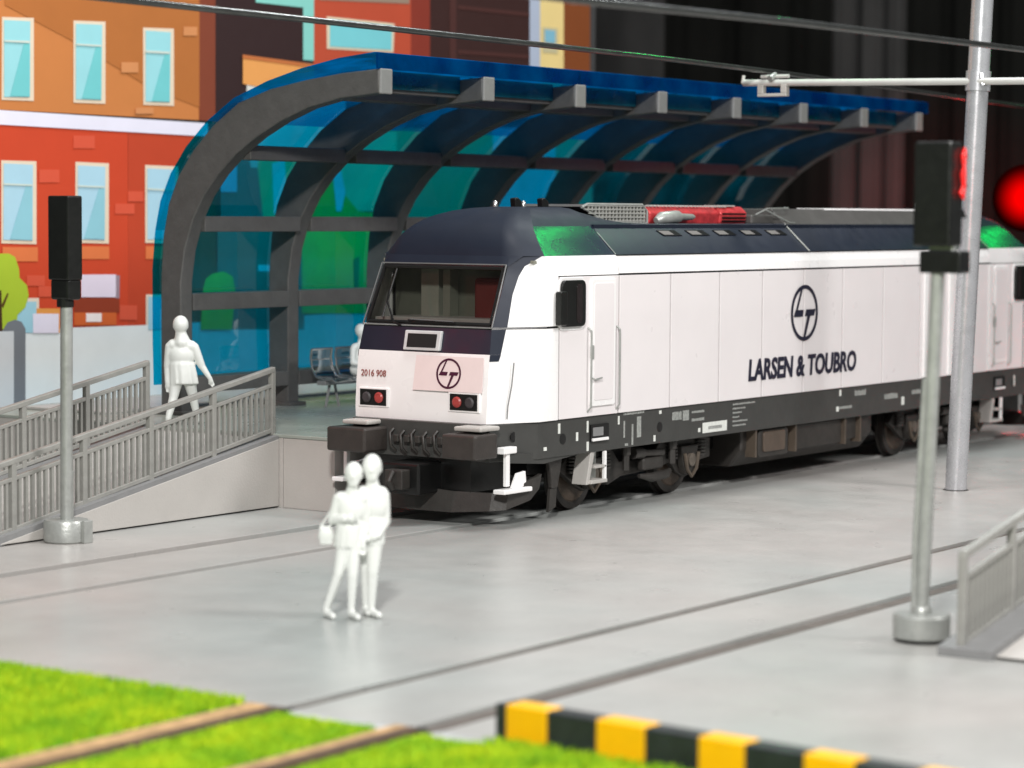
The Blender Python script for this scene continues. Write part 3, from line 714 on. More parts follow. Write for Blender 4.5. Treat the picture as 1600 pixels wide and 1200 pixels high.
# fine stickers: lettering and emblem
w0, w, h = text_mesh("side_lettering", "LARSEN & TOUBRO", M_INK, None, 1.0, (0, 0, 0), (1, 0, 0), (0, 0, 1), bold=0.022)
bpy.data.objects.remove(w0)
sz = 0.335 / h
text_mesh("side_lettering", "LARSEN & TOUBRO", M_INK, loco, sz, (6.50, -0.010 - YC, 1.645), (1, 0, 0), (0, 0, 1), bold=0.030 * sz, xscale=3.58 / (w * sz), shear=0.10)
def emblem(cx, cz, r, m, place, name="emblem"):
    bm = B(); n = 48; k = 0.865
    def P(u, v, d): return place(cx + u * r, cz + v * r, d)
    for d in (0.0, 0.004):
        vo = [bm.verts.new(P(math.cos(2 * math.pi * i / n), math.sin(2 * math.pi * i / n), d)) for i in range(n)]
        vi = [bm.verts.new(P(k * math.cos(2 * math.pi * i / n), k * math.sin(2 * math.pi * i / n), d)) for i in range(n)]
        for i in range(n): bm.faces.new((vo[i], vo[(i + 1) % n], vi[(i + 1) % n], vi[i]))
    polys = [[(-0.26, 0.88), (-0.14, 0.90), (-0.52, 0.10), (-0.66, 0.06)], [(-0.80, -0.13), (-0.15, -0.13), (-0.07, 0.11), (-0.66, 0.11)],
             [(0.03, -0.12), (0.70, -0.11), (0.82, 0.12), (0.13, 0.12)], [(0.24, -0.10), (0.43, -0.10), (0.06, -0.90), (-0.09, -0.90)]]
    for pl in polys:
        for d in (0.0005, 0.0045): bm.faces.new([bm.verts.new(P(u, v, d)) for u, v in pl])
    return bm
lk("side_emblem", emblem(8.28, 2.65, 0.445, M_INK, lambda a, b, d: (a, -0.010 - d, b)), M_INK)
# front plate with emblem, number
bm = B(); quadbox(bm, [(-0.022, 0.38, 1.80), (-0.010, 0.38, 1.80), (-0.010, 1.53, 1.80), (-0.022, 1.53, 1.80), (0.022, 0.38, 2.27), (0.034, 0.38, 2.27), (0.034, 1.50, 2.27), (0.022, 1.50, 2.27)])
pl = lk("front_plate", bm, mat("plate_paper", S(232, 214, 212), 0.6, var=0.03))
lk("front_emblem", emblem(0.94, 2.04, 0.205, M_INKP, lambda a, b, d: (-0.024 + (b - 1.80) * 0.094 - d, 2 * 0.94 - a, b)), M_INKP, pl)
text_mesh("front_number", "2016 908", mat("number_red", S(140, 74, 66), 0.6), loco, 0.125, (0.008, 2.44 - YC, 1.955), (0, -1, 0), (0.1, 0, 1), bold=0.0, xscale=0.92, shear=0)

# skirt with markings
bm = B()
prof = [(0.05, 0.30), (0.80, 0.035), (L - 0.80, 0.035), (L - 0.05, 0.30)]
pts = prof + [(x, 2 * YC - y) for x, y in prof[::-1]]
prism(bm, pts, 'z', 0.873, 1.384); lk("underframe", bm, M_CHAR, bevel=0.012)
bm = B(); prism(bm, [(0.15, 1.0), (0.15, 0.872), (1.0, 0.80), (1.9, 0.872)], 'y', 0.06, 0.12); lk("skirt_corner", bm, M_CHAR)
marks = [(1.30, 1.19, .05, .14, 0), (1.75, 1.06, .05, .12, 0), (2.02, 1.16, .04, .16, 0), (2.02, .90, .05, .13, 0), (2.83, 1.22, .04, .12, 0),
         (2.98, 1.34, .55, .045, 1), (2.98, 1.02, .035, .24, 1), (3.02, .90, .08, .035, 1), (3.20, .90, .04, .3, 1), (3.34, 1.0, .11, .30, 1), (3.80, .91, .05, .09, 0), (3.95, 1.30, .06, .05, 0),
         (4.32, 1.18, .26, .13, 1), (4.62, 1.16, .17, .15, 1), (4.88, 1.25, .36, .04, 1), (4.88, 1.13, .36, .05, 1), (5.07, .96, .06, .06, 0), (5.20, .935, .72, .155, 0),
         (6.10, 1.30, .70, .03, 1), (6.10, 1.235, .40, .03, 1), (6.10, 1.17, .30, .03, 1), (6.10, 1.105, .22, .03, 1), (6.10, 1.04, .45, .03, 1), (6.10, .975, .40, .03, 1),
         (9.60, 1.25, .06, .1, 0), (10.15, 1.22, .42, .10, 1), (9.55, 1.03, .5, .05, 1), (9.5, 1.0, .08, .08, 0), (11.25, 1.10, .5, .10, 1), (11.9, .97, .10, .14, 0), (12.3, 1.13, .4, .08, 1),
         (.95, .98, .07, .05, 0), (15.9, 1.15, .2, .05, 0), (16.6, 1.05, .05, .2, 0)]
random.seed(3)
for (x, z, w_, h_, k) in marks:
    if k == 1 and w_ > 0.2 and h_ < 0.2:
        bm = B(); xx = x
        while xx < x + w_ - 0.02:      # illegible small print: short uneven strokes
            ww = random.uniform(0.015, 0.045); box(bm, (xx, 0.029, z + random.uniform(0, .004)), (min(xx + ww, x + w_), 0.0345, z + h_ * random.uniform(.75, 1))); xx += ww + random.uniform(.006, .014)
        lk("small_print", bm, M_MARK2, None)
    else:
        bm = B(); box(bm, (x, 0.028, z), (x + w_, 0.0345, z + h_)); lk("marking", bm, M_MARK if k == 0 else M_MARK2)
bm = B(); box(bm, (5.36, 0.024, .985), (5.76, 0.0275, 1.03)); lk("marking", bm, M_MARK2)
for x in (1.42, 3.97, 14.2, 16.6):
    bm = B(); lathe(bm, [(0.075, -0.002), (0.075, 0.004), (0.045, 0.004), (0.045, 0.02)], (x, 0.032, 1.11), 'y', 14); lk("jacking_point", bm, M_BLACK)
bm = B(); lathe(bm, [(0.07, -0.01), (0.05, 0.02)], (0.42, 0.17, 1.20), 'y', 12); lk("jacking_point", bm, M_BLACK)
for x in (2.10, L - 2.5):
    bm = B(); box(bm, (x, 0.01, 1.02), (x + 0.46, 0.033, 1.26)); f = lk("foot_hole", bm, M_BLACK)
    bm = B(); box(bm, (x + 0.02, -0.02, 1.03), (x + 0.42, 0.02, 1.07)); lk("step_lip", bm, M_WHITE, f, bevel=0.006)
    bm = B(); box(bm, (x + .04, -0.002, 1.10), (x + 0.30, 0.008, 1.22)); lk("step_plate", bm, M_KERB, f)

# roof middle
bm = B()
for s in (0, 1):
    Y = lambda y: y if s == 0 else 2 * YC - y
    prism(bm, [(Y(0.07), 3.615), (Y(0.50), 4.04), (Y(0.56), 4.06), (Y(0.56), 3.9), (Y(0.2), 3.615)], 'x', XB + 0.012, L - XB - 0.012)
lk("roof_slope", bm, M_NAVY, smooth=40)
bm = B(); box(bm, (XB + .02, 0.45, 3.8), (L - XB - .02, 2 * YC - 0.45, 4.045)); lk("roof_deck", bm, M_NAVYR)
for x in (8.50,):
    for s in (0, 1):
        Y = lambda y: y if s == 0 else 2 * YC - y
        bm = B(); tube(bm, [(x + .06, Y(0.065), 3.63), (x, Y(0.49), 4.05)], 0.012, 5); lk("roof_seam", bm, M_STEEL)
for x in (XB, L - XB):
    bm = B(); tube(bm, [(x, 0.062, 3.63), (x, 0.375, 3.93)], 0.006, 5); lk("roof_seam", bm, M_STEEL)
bm = B(); box(bm, (XB + .02, 0.060, 3.611), (L - XB, 0.12, 3.625)); lk("gutter", bm, M_BLACK)
# five intake slots in the slope
nrm = Vector((0, -0.70, 0.71))
for k in range(5):
    x = 4.42 + k * 0.815
    def sl(x_, t, d): # t along slope 0..1 (3.62->4.05)
        return (x_, 0.07 + 0.43 * t + nrm.y * d, 3.615 + 0.425 * t + nrm.z * d)
    bm = B(); quadbox(bm, [sl(x + .10, .62, .002), sl(x + .62, .62, .002), sl(x + .62, .62, .012), sl(x + .10, .62, .012), sl(x, .80, .002), sl(x + .52, .80, .002), sl(x + .52, .80, .012), sl(x, .80, .012)])
    f = lk("intake_slot", bm, M_BLACK)
    bm = B(); quadbox(bm, [sl(x + .12, .64, .012), sl(x + .40, .64, .012), sl(x + .40, .64, .016), sl(x + .12, .64, .016), sl(x + .03, .77, .012), sl(x + .32, .77, .012), sl(x + .32, .77, .016), sl(x + .03, .77, .016)])
    lk("intake_mesh", bm, mat("mesh_grey", S(110, 106, 104), 0.8), f)
# grille box
gb = B(); prism(gb, [(3.1, 4.30), (3.5, 4.20), (3.8, 4.05), (4.80, 4.05), (4.80, 4.335), (3.2, 4.335)], 'y', 0.86, 2.0); grille = lk("roof_grille", gb, M_GREY)
bm = B()
for k in range(17):
    x = 3.25 + k * 0.095
    zb = 4.07 if x > 3.75 else 4.07 + (3.75 - x) * 0.4
    box(bm, (x, 0.835, zb), (x + 0.028, 0.858, 4.325))
for k in range(5):
    z = 4.085 + k * 0.055
    box(bm, (3.15 + max(0, (4.25 - z)) * 2.2, 0.828, z), (4.8, 0.852, z + 0.02))
lk("grille_bars", bm, M_MESH, grille)
bm = B(); tube(bm, [(3.08, .84, 4.29), (3.22, .84, 4.335), (4.72, .84, 4.335), (4.86, .84, 4.25), (4.86, .84, 4.06)], 0.022, 5); tube(bm, [(3.08, .84, 4.29), (3.75, .84, 4.08), (4.86, .84, 4.06)], 0.014, 5); lk("grille_frame", bm, M_STEEL, grille)
# vent box with silencer; red reflected light is put into its colour
bm = B(); prism(bm, [(0.83, 4.05), (0.80, 4.22), (0.90, 4.31), (2.0, 4.31), (2.05, 4.05)], 'x', 4.90, 6.95); vent = lk("roof_vent", bm, M_REDREFL, bevel=0.02)
bm = B(); prism(bm, [(0.80, 4.05), (0.77, 4.23), (0.88, 4.325), (2.0, 4.325), (2.05, 4.05)], 'x', 6.96, 7.78); lk("vent_end", bm, M_REDREFL, vent, bevel=0.03)
for z in (4.10, 4.15, 4.21):
    bm = B(); tube(bm, [(7.0, 0.775, z), (7.72, 0.775, z)], 0.014, 5); lk("vent_fin", bm, M_BLACK, vent)
bm = B(); tube(bm, [(4.93, .72, 4.10), (5.05, .70, 4.14), (5.5, .70, 4.16), (5.62, .7, 4.16), (5.95, .7, 4.16), (6.02, .7, 4.16)], [0.05, 0.095, 0.10, 0.055, 0.045, 0.02], 10); lk("silencer", bm, M_STEEL, vent, smooth=50)
bm = B()
for k in range(22):
    cbox(bm, (4.95 + k * 0.105, 0.86 + random.uniform(-.02, .02), 4.325), (0.05, 0.08, 0.025))
box(bm, (6.98, .84, 4.325), (7.5, 1.1, 4.345)); lk("vent_rivets", bm, M_CONC, vent)
# deck clutter behind the vent and the long grey hood
bm = B(); box(bm, (7.9, 0.75, 4.045), (9.3, 2.1, 4.20)); lk("roof_cover", bm, M_GREY, bevel=0.03)
bm = B(); tube(bm, [(7.95, .72, 4.20), (8.3, .70, 4.30), (9.0, .70, 4.31), (9.05, .8, 4.32)], 0.013, 5); tube(bm, [(8.2, .68, 4.28), (8.75, .55, 4.08), (8.95, .55, 4.07)], 0.012, 5); lk("roof_pipe", bm, M_STEEL)
bm = B(); prism(bm, [(0.52, 4.046), (0.80, 4.30), (2 * YC - .80, 4.30), (2 * YC - .52, 4.046)], 'x', 8.60, 15.3); lk("roof_hood", bm, M_GREY, bevel=0.02)
bm = B(); prism(bm, [(0.795, 4.301), (0.775, 4.288), (0.80, 4.315), (1.3, 4.315), (1.3, 4.301)], 'x', 10.4, 15.2); lk("hood_cap", bm, M_WHITE)
bm = B(); lathe(bm, [(0.1, 0), (0.12, 0.1), (0.06, 0.17)], (14.6, 1.0, 4.31), 'z', 12); lk("roof_dome", bm, M_STEEL, smooth=50)
# horns and lamps on the cab roof
for x in (1.72, 2.42):
    bm = B(); lathe(bm, [(0.035, 0), (0.035, 0.07), (0.02, 0.09)], (x, 1.40, 4.285), 'z', 8); lk("roof_light", bm, M_CHROME, smooth=50)
for x in (2.12, 2.80):
    bm = B(); prism(bm, [(x, 4.27), (x + .17, 4.27), (x + .14, 4.38), (x + .06, 4.42), (x - .02, 4.41)], 'y', 1.32, 1.42); lk("antenna", bm, M_BLACK, bevel=0.015)

# bogies, wheels, tank
def wheel(x, y, side, parent):
    bm = B(); lathe(bm, [(0.50, 0.0), (0.50, 0.10), (0.54, 0.105), (0.54, 0.13)] if side > 0 else [(0.50, 0.0), (0.50, -0.10), (0.54, -0.105), (0.54, -0.13)], (x, y, 0.50), 'y', 32)
    w = lk("wheel", bm, M_UND, parent, smooth=30)
    bm = B(); lathe(bm, [(0.40, 0), (0.38, -0.015 * side), (0.16, -0.02 * side), (0.14, -0.09 * side)], (x, y, 0.50), 'y', 24); lk("hub", bm, mat("wheel_hub", S(82, 70, 60), 0.5, var=0.3, vscale=5, bump=0.3), w, smooth=30)
for xc in (3.94, L - 3.94):
    bg = bpy.data.objects.new("bogie", None); COL.objects.link(bg); bg.parent = loco
    for x in (xc - 1.35, xc + 1.35):
        for y, s in ((0.64, 1), (2 * YC - 0.64, -1)): wheel(x, y, s, bg)
        bm = B(); tube(bm, [(x, 0.66, 0.5), (x, 2.2, 0.5)], 0.09, 10); lk("axle", bm, M_UND, bg)
    for s in (0, 1):
        Y = lambda y: y if s == 0 else 2 * YC - y
        fr = [(xc - 2.05, 0.62), (xc - 1.75, 0.84), (xc - 0.7, 0.86), (xc - 0.45, 0.62), (xc + 0.45, 0.62), (xc + 0.7, 0.86), (xc + 1.75, 0.84), (xc + 2.15, 0.80), (xc + 2.15, 0.50), (xc + 1.75, 0.46), (xc + 1.62, 0.30), (xc + 1.40, 0.24), (xc + 1.15, 0.34), (xc + 0.98, 0.50), (xc + 0.6, 0.44), (xc - 0.4, 0.40), (xc - 0.75, 0.30), (xc - 1.0, 0.44), (xc - 1.15, 0.36), (xc - 1.35, 0.26), (xc - 1.6, 0.36), (xc - 1.8, 0.48)]
        bm = B(); prism(bm, fr, 'y', *sorted((Y(0.42), Y(0.52)))); lk("bogie_frame", bm, M_UND, bg, bevel=0.015)
        for x in (xc - 1.35, xc + 1.35):
            bm = B(); prism(bm, [(x - .24, .74), (x - .17, .44), (x - .08, .30), (x + .08, .30), (x + .19, .46), (x + .26, .74)], 'y', *sorted((Y(0.30), Y(0.42)))); a = lk("axle_box", bm, M_UND, bg, bevel=0.02)
            bm = B(); lathe(bm, [(0.10, 0), (0.10, 0.05), (0.05, 0.06)] if s else [(0.10, 0), (0.10, -0.05), (0.05, -0.06)], (x, Y(0.30), 0.52), 'y', 14); lk("axle_cap", bm, mat("axle_grey", S(92, 84, 76), .45, var=.3, vscale=8), a)
            bm = B(); tube(bm, [(x - .18, Y(.28), .62), (x - .12, Y(.27), .38), (x + .0, Y(.27), .27), (x + .14, Y(.27), .38), (x + .22, Y(.28), .62)], 0.028, 6); lk("guard_bracket", bm, mat("bracket_tan", S(84, 74, 64), .45, var=.2), a, smooth=50)
            for dx in (-.42, .42):
                bm = B()
                for q in range(6): lathe(bm, [(0.085, 0), (0.085, 0.028)], (x + dx, Y(0.36), 0.56 + q * 0.05), 'z', 10)
                lk("spring", bm, M_UND, bg)
        bm = B(); tube(bm, [(xc - .35, Y(.26), .74), (xc + .45, Y(.24), .70)], 0.055, 8); tube(bm, [(xc - .35, Y(.26), .74), (xc - .1, Y(.25), .73)], 0.085, 8); lk("damper", bm, M_UND, bg, smooth=40)
        bm = B(); tube(bm, [(xc - .2, Y(.24), .40), (xc + .1, Y(.2), .36), (xc + .5, Y(.2), .38), (xc + .62, Y(.22), .42)], [.03, .07, .07, .04], 8); lk("sand_pipe", bm, M_UND, bg, smooth=50)
        bm = B(); cbox(bm, (xc + 0.15, Y(0.26), 0.56), (0.55, 0.12, 0.18)); lk("brake_unit", bm, M_UND, bg, bevel=0.03)
        for dx in (-.62, .66):
            bm = B(); tube(bm, [(xc + dx, Y(.20), .93), (xc + dx, Y(.20), .52)], 0.05, 8); tube(bm, [(xc + dx, Y(.20), .93), (xc + dx, Y(.20), .74)], 0.07, 8); lk("damper", bm, M_UND, bg, smooth=40)
    # light steps under the doors
x = 2.0
for x in (2.02, L - 2.62):
    for s in (0, 1):
        Y = lambda y: y if s == 0 else 2 * YC - y
        st = None
        bm = B(); prism(bm, [(x + .03, .42), (x + .10, .42), (x + .24, .86), (x + .14, .88)], 'y', *sorted((Y(0.05), Y(0.30)))); st = lk("cab_ladder", bm, M_CONC, bevel=0.01)
        bm = B(); prism(bm, [(x + .08, .43), (x + .50, .43), (x + .50, .48), (x + .10, .48)], 'y', *sorted((Y(0.0), Y(0.30)))); lk("rung", bm, M_CONC, st, bevel=0.008)
        bm = B(); box(bm, (x + .20, min(Y(0.02), Y(.28)), .64), (x + .50, max(Y(0.02), Y(.28)), .68)); lk("rung", bm, M_CONC, st, bevel=0.008)
        bm = B(); box(bm, (x + .46, min(Y(0.02), Y(.07)), .43), (x + .51, max(Y(0.02), Y(.07)), .87)); lk("ladder_side", bm, M_WHITE, st, bevel=0.008)
        bm = B(); box(bm, (x + .22, min(Y(0.20), Y(.26)), .40), (x + .50, max(Y(0.20), Y(.26)), .87)); lk("ladder_back", bm, M_STEEL, st)
# hanging bracket at the front bogie
bm = B(); prism(bm, [(1.25, .87), (1.62, .87), (1.55, .60), (1.50, .42), (1.36, .42), (1.34, .62)], 'y', 0.16, 0.24); lk("sand_box", bm, M_UND, bevel=0.02)
bm = B(); prism(bm, [(1.34, .42), (1.50, .42), (1.48, .16), (1.30, .10)], 'y', 0.18, 0.22); lk("rail_guard", bm, M_UND)
bm = B(); prism(bm, [(0.24, 0.55), (0.46, 0.28), (2.40, 0.28), (2.63, 0.55), (2.63, 0.872), (0.24, 0.872)], 'x', 6.75, 11.2); tank = lk("fuel_tank", bm, M_UND, bevel=0.03)
bm = B(); prism(bm, rrect(7.05, .42, 8.0, .85, .06), 'y', .10, .26); lk("battery_box", bm, M_UND, tank, bevel=0.02)
bm = B(); prism(bm, rrect(7.16, .50, 7.86, .82, .05), 'y', .07, .11); lk("box_lid", bm, mat("lid_brown", S(84, 72, 62), .4, var=.2), tank, bevel=0.015)
bm = B(); box(bm, (8.25, .14, .46), (9.9, .24, .86)); box(bm, (9.95, .16, .50), (10.9, .24, .86)); lk("equipment_box", bm, M_UND, tank, bevel=0.02)
for x in (8.2, 9.9, 10.45, 6.9):
    bm = B(); box(bm, (x, .08, .44), (x + .05, .26, .87)); lk("tank_strap", bm, mat("bracket_tan", S(84, 74, 64)), tank)
bm = B(); box(bm, (1.6, .75, .55), (L - 1.6, 2.1, .90)); lk("frame_core", bm, M_BLACK)
PRINT = [
    ('upper_facade', (196, 122, 66), 1, [(-0.48, 9.43), (7.43, 10.32), (7.42, 5.85), (-0.53, 5.86)]),
    ('diagonal_shade', (176, 106, 52), 2, [(2.6, 8.3), (7.41, 8.71), (7.41, 6.08), (6.18, 6.35), (4.11, 7.11), (2.59, 7.59)]),
    ('side_wall', (126, 62, 42), 2, [(7.42, 10.32), (7.85, 10.37), (7.84, 5.84), (7.4, 5.85)]),
    ('dark_block', (50, 32, 32), 1, [(7.86, 10.37), (10.39, 10.65), (10.4, 5.07), (7.86, 5.02)]),
    ('teal_stripe', (134, 204, 192), 2, [(10.36, 10.65), (10.69, 10.69), (10.69, 7.1), (10.37, 7.1)]),
    ('teal_stripe', (134, 204, 192), 2, [(8.98, 8.84), (10.4, 8.96), (10.4, 8.09), (8.98, 8.09)]),
    ('balcony', (226, 156, 86), 3, [(8.6, 7.1), (10.68, 7.03), (10.68, 6.4), (8.6, 6.56)]),
    ('balcony_trim', (190, 110, 60), 4, [(8.58, 7.1), (10.67, 7.03), (10.67, 6.96), (8.58, 7.03)]),
    ('white_block', (214, 214, 208), 2, [(8.72, 6.57), (10.29, 6.44), (10.29, 5.92), (8.72, 6.05)]),
    ('brick_facade', (184, 76, 50), 1, [(10.68, 10.69), (13.77, 11.03), (13.8, 6.55), (10.69, 6.42)]),
    ('dark_red_side', (134, 52, 38), 1, [(13.77, 11.03), (14.42, 11.11), (14.45, 6.45), (13.8, 6.55)]),
    ('window_frame', (222, 206, 178), 2, [(11.08, 7.97), (13.24, 7.97), (13.2, 7.39), (11.09, 7.35)]),
    ('window_pane', (120, 200, 206), 3, [(11.17, 7.92), (13.14, 7.92), (13.13, 7.44), (11.17, 7.4)]),
    ('cornice', (150, 128, 110), 2, [(10.87, 8.39), (13.73, 8.55), (13.73, 8.4), (10.87, 8.27)]),
    ('brown_facade', (58, 34, 31), 1, [(14.42, 11.11), (18.04, 11.52), (18.11, 6.04), (14.46, 5.93)]),
    ('brown_stripe', (76, 44, 40), 2, [(15.09, 11.18), (15.31, 11.21), (15.35, 6.62), (15.13, 6.61)]),
    ('brown_stripe', (76, 44, 40), 2, [(15.4, 8.49), (18.04, 8.51), (18.04, 8.43), (15.4, 8.41)]),
    ('brown_stripe', (76, 44, 40), 2, [(15.41, 7.57), (18.05, 7.61), (18.05, 7.53), (15.41, 7.49)]),
    ('blue_pillar', (178, 188, 206), 2, [(18.0, 11.51), (18.39, 11.55), (18.46, 6.61), (18.06, 6.59)]),
    ('yellow_facade', (238, 212, 142), 1, [(18.41, 11.56), (19.33, 11.66), (19.4, 6.64), (18.47, 6.61)]),
    ('window_frame', (200, 190, 150), 2, [(18.53, 8.24), (19.13, 8.25), (19.14, 7.7), (18.54, 7.69)]),
    ('window_pane', (130, 186, 206), 3, [(18.61, 8.19), (19.02, 8.19), (19.02, 7.91), (18.62, 7.92)]),
    ('brown_facade', (130, 70, 34), 1, [(19.33, 11.66), (20.39, 11.78), (20.47, 6.54), (19.41, 6.5)]),
    ('white_band', (226, 222, 236), 3, [(-0.55, 5.91), (2.45, 5.85), (7.62, 5.8), (7.62, 5.56), (2.44, 5.61), (-0.55, 5.66)]),
    ('lower_facade', (198, 68, 38), 1, [(-0.53, 5.66), (5.53, 5.59), (5.52, 2.1), (-0.58, 2.3)]),
    ('lower_facade_side', (186, 66, 38), 1, [(5.54, 5.62), (8.0, 5.57), (7.99, 2.02), (5.52, 2.1)]),
    ('window_frame', (224, 204, 180), 2, [(2.52, 7.39), (3.25, 7.42), (3.24, 6.03), (2.5, 6.02)]),
    ('window_pane', (150, 208, 214), 3, [(2.56, 7.34), (3.16, 7.36), (3.14, 6.09), (2.55, 6.07)]),
    ('pane_shine', (112, 194, 196), 4, [(3.01, 7.0), (3.13, 6.99), (3.13, 6.1), (2.68, 6.09)]),
    ('pane_bar', (200, 210, 200), 5, [(2.55, 7.01), (3.12, 7.03), (3.12, 6.99), (2.55, 6.98)]),
    ('window_frame', (224, 204, 180), 2, [(4.19, 7.44), (4.97, 7.47), (4.96, 6.05), (4.18, 6.04)]),
    ('window_pane', (150, 208, 214), 3, [(4.24, 7.39), (4.88, 7.41), (4.85, 6.11), (4.23, 6.1)]),
    ('pane_shine', (112, 194, 196), 4, [(4.72, 7.03), (4.85, 7.02), (4.84, 6.12), (4.37, 6.12)]),
    ('pane_bar', (200, 210, 200), 5, [(4.23, 7.05), (4.84, 7.06), (4.84, 7.03), (4.23, 7.02)]),
    ('window_frame', (224, 204, 180), 2, [(5.92, 7.43), (6.72, 7.46), (6.72, 6.08), (5.92, 6.07)]),
    ('window_pane', (150, 208, 214), 3, [(5.98, 7.38), (6.63, 7.39), (6.6, 6.14), (5.97, 6.13)]),
    ('pane_shine', (112, 194, 196), 4, [(6.47, 7.01), (6.59, 6.99), (6.59, 6.15), (6.12, 6.14)]),
    ('pane_bar', (200, 210, 200), 5, [(5.96, 7.03), (6.58, 7.04), (6.58, 7.0), (5.96, 6.99)]),
    ('window_frame', (224, 204, 180), 2, [(2.48, 5.02), (3.29, 5.02), (3.28, 3.62), (2.47, 3.64)]),
    ('window_pane', (168, 204, 220), 3, [(2.53, 4.97), (3.2, 4.96), (3.18, 3.68), (2.51, 3.7)]),
    ('pane_shine', (140, 192, 204), 4, [(3.03, 4.61), (3.17, 4.59), (3.17, 3.69), (2.65, 3.71)]),
    ('pane_bar', (200, 210, 200), 5, [(2.51, 4.64), (3.16, 4.63), (3.16, 4.6), (2.51, 4.61)]),
    ('window_frame', (224, 204, 180), 2, [(4.22, 5.03), (5.04, 5.02), (5.03, 3.62), (4.21, 3.64)]),
    ('window_pane', (168, 204, 220), 3, [(4.27, 4.97), (4.94, 4.96), (4.92, 3.68), (4.26, 3.7)]),
    ('pane_shine', (140, 192, 204), 4, [(4.78, 4.6), (4.91, 4.58), (4.91, 3.7), (4.4, 3.71)]),
    ('pane_bar', (200, 210, 200), 5, [(4.26, 4.63), (4.9, 4.62), (4.9, 4.59), (4.26, 4.6)]),
    ('window_frame', (224, 204, 180), 2, [(5.96, 5.01), (6.83, 5.0), (6.83, 3.61), (5.96, 3.63)]),
    ('window_pane', (168, 204, 220), 3, [(6.01, 4.95), (6.74, 4.94), (6.72, 3.68), (6.01, 3.69)]),
    ('pane_shine', (140, 192, 204), 4, [(6.56, 4.56), (6.7, 4.54), (6.7, 3.69), (6.16, 3.7)]),
    ('pane_bar', (200, 210, 200), 5, [(6.0, 4.6), (6.69, 4.58), (6.69, 4.55), (6.0, 4.57)]),
    ('sill_patch', (218, 116, 66), 2, [(2.5, 3.58), (3.31, 3.57), (3.31, 3.33), (2.49, 3.34)]),
    ('sill_patch', (218, 116, 66), 2, [(4.25, 3.58), (5.04, 3.57), (5.04, 3.35), (4.25, 3.36)]),
    ('sill_patch', (218, 116, 66), 2, [(5.97, 3.57), (6.85, 3.56), (6.85, 3.33), (5.97, 3.34)]),
    ('brick_patch', (210, 84, 58), 2, [(4.17, 5.48), (4.69, 5.49), (4.69, 5.27), (4.17, 5.26)]),
    ('brick_patch', (210, 84, 58), 2, [(3.35, 4.88), (3.83, 4.89), (3.83, 4.67), (3.35, 4.66)]),
    ('brick_patch', (210, 84, 58), 2, [(5.19, 4.32), (5.68, 4.32), (5.68, 4.14), (5.19, 4.14)]),
    ('brick_patch', (210, 84, 58), 2, [(5.52, 4.54), (5.91, 4.54), (5.91, 4.36), (5.52, 4.36)]),
    ('brick_patch', (210, 84, 58), 2, [(3.05, 3.1), (3.47, 3.09), (3.47, 2.91), (3.05, 2.92)]),
    ('brick_patch', (210, 84, 58), 2, [(3.32, 2.91), (3.68, 2.9), (3.68, 2.72), (3.32, 2.73)]),
    ('brick_patch', (210, 84, 58), 2, [(5.3, 2.54), (5.74, 2.52), (5.74, 2.26), (5.29, 2.28)]),
    ('brick_patch', (210, 84, 58), 2, [(3.42, 4.7), (3.75, 4.7), (3.75, 4.68), (3.42, 4.68)]),
    ('brick_patch', (204, 136, 86), 3, [(6.97, 7.51), (7.33, 7.53), (7.33, 7.37), (6.96, 7.35)]),
    ('brick_patch', (204, 136, 86), 3, [(5.35, 6.79), (5.78, 6.81), (5.78, 6.63), (5.35, 6.61)]),
    ('brick_patch', (204, 136, 86), 3, [(5.71, 6.01), (6.17, 6.03), (6.17, 5.92), (5.71, 5.9)]),
    ('wall_sign', (226, 212, 226), 3, [(4.33, 3.09), (5.19, 3.08), (5.19, 2.68), (4.33, 2.7)]),
    ('sign_side', (150, 130, 140), 3, [(5.19, 3.07), (5.29, 3.06), (5.28, 2.66), (5.19, 2.66)]),
    ('sign_shade', (142, 56, 32), 3, [(4.16, 2.69), (5.28, 2.66), (5.28, 2.41), (4.16, 2.44)]),
    ('lower_patch', (206, 96, 44), 3, [(4.16, 2.44), (5.2, 2.41), (5.2, 2.19), (4.16, 2.22)]),
    ('white_patch', (240, 226, 220), 4, [(4.44, 2.42), (4.82, 2.41), (4.82, 2.26), (4.44, 2.27)]),
    ('shopfront', (222, 148, 72), 3, [(3.09, 2.54), (3.82, 2.52), (3.82, 2.1), (3.09, 2.13)]),
    ('shopfront_pane', (228, 218, 230), 4, [(3.17, 2.45), (3.78, 2.43), (3.77, 2.1), (3.17, 2.12)]),
    ('doorway', (226, 206, 186), 2, [(2.8, 2.72), (3.33, 2.71), (3.33, 2.12), (2.79, 2.14)]),
    ('doorway_pane', (158, 200, 212), 3, [(2.78, 2.66), (3.26, 2.65), (3.25, 2.12), (2.78, 2.14)]),
    ('doorway', (226, 206, 186), 2, [(5.97, 2.71), (6.54, 2.7), (6.54, 2.06), (5.97, 2.08)]),
    ('doorway_pane', (158, 198, 214), 3, [(6.02, 2.67), (6.52, 2.65), (6.52, 2.07), (6.02, 2.08)]),
    ('tree_crown', (168, 190, 50), 4, [(1.56, 3.49), (2.41, 3.47), (2.62, 3.47), (2.76, 3.41), (2.85, 3.21), (2.86, 3.06), (3.03, 2.93), (3.07, 2.76), (2.99, 2.56), (2.81, 2.44), (2.77, 2.22), (1.54, 2.18)]),
    ('tree_trunk', (70, 44, 24), 5, [(2.11, 2.86), (2.43, 2.86), (2.45, 2.15), (2.1, 2.16)]),
    ('tree_branch', (90, 64, 24), 5, [(2.44, 2.62), (2.57, 2.81), (2.6, 2.8), (2.47, 2.56)]),
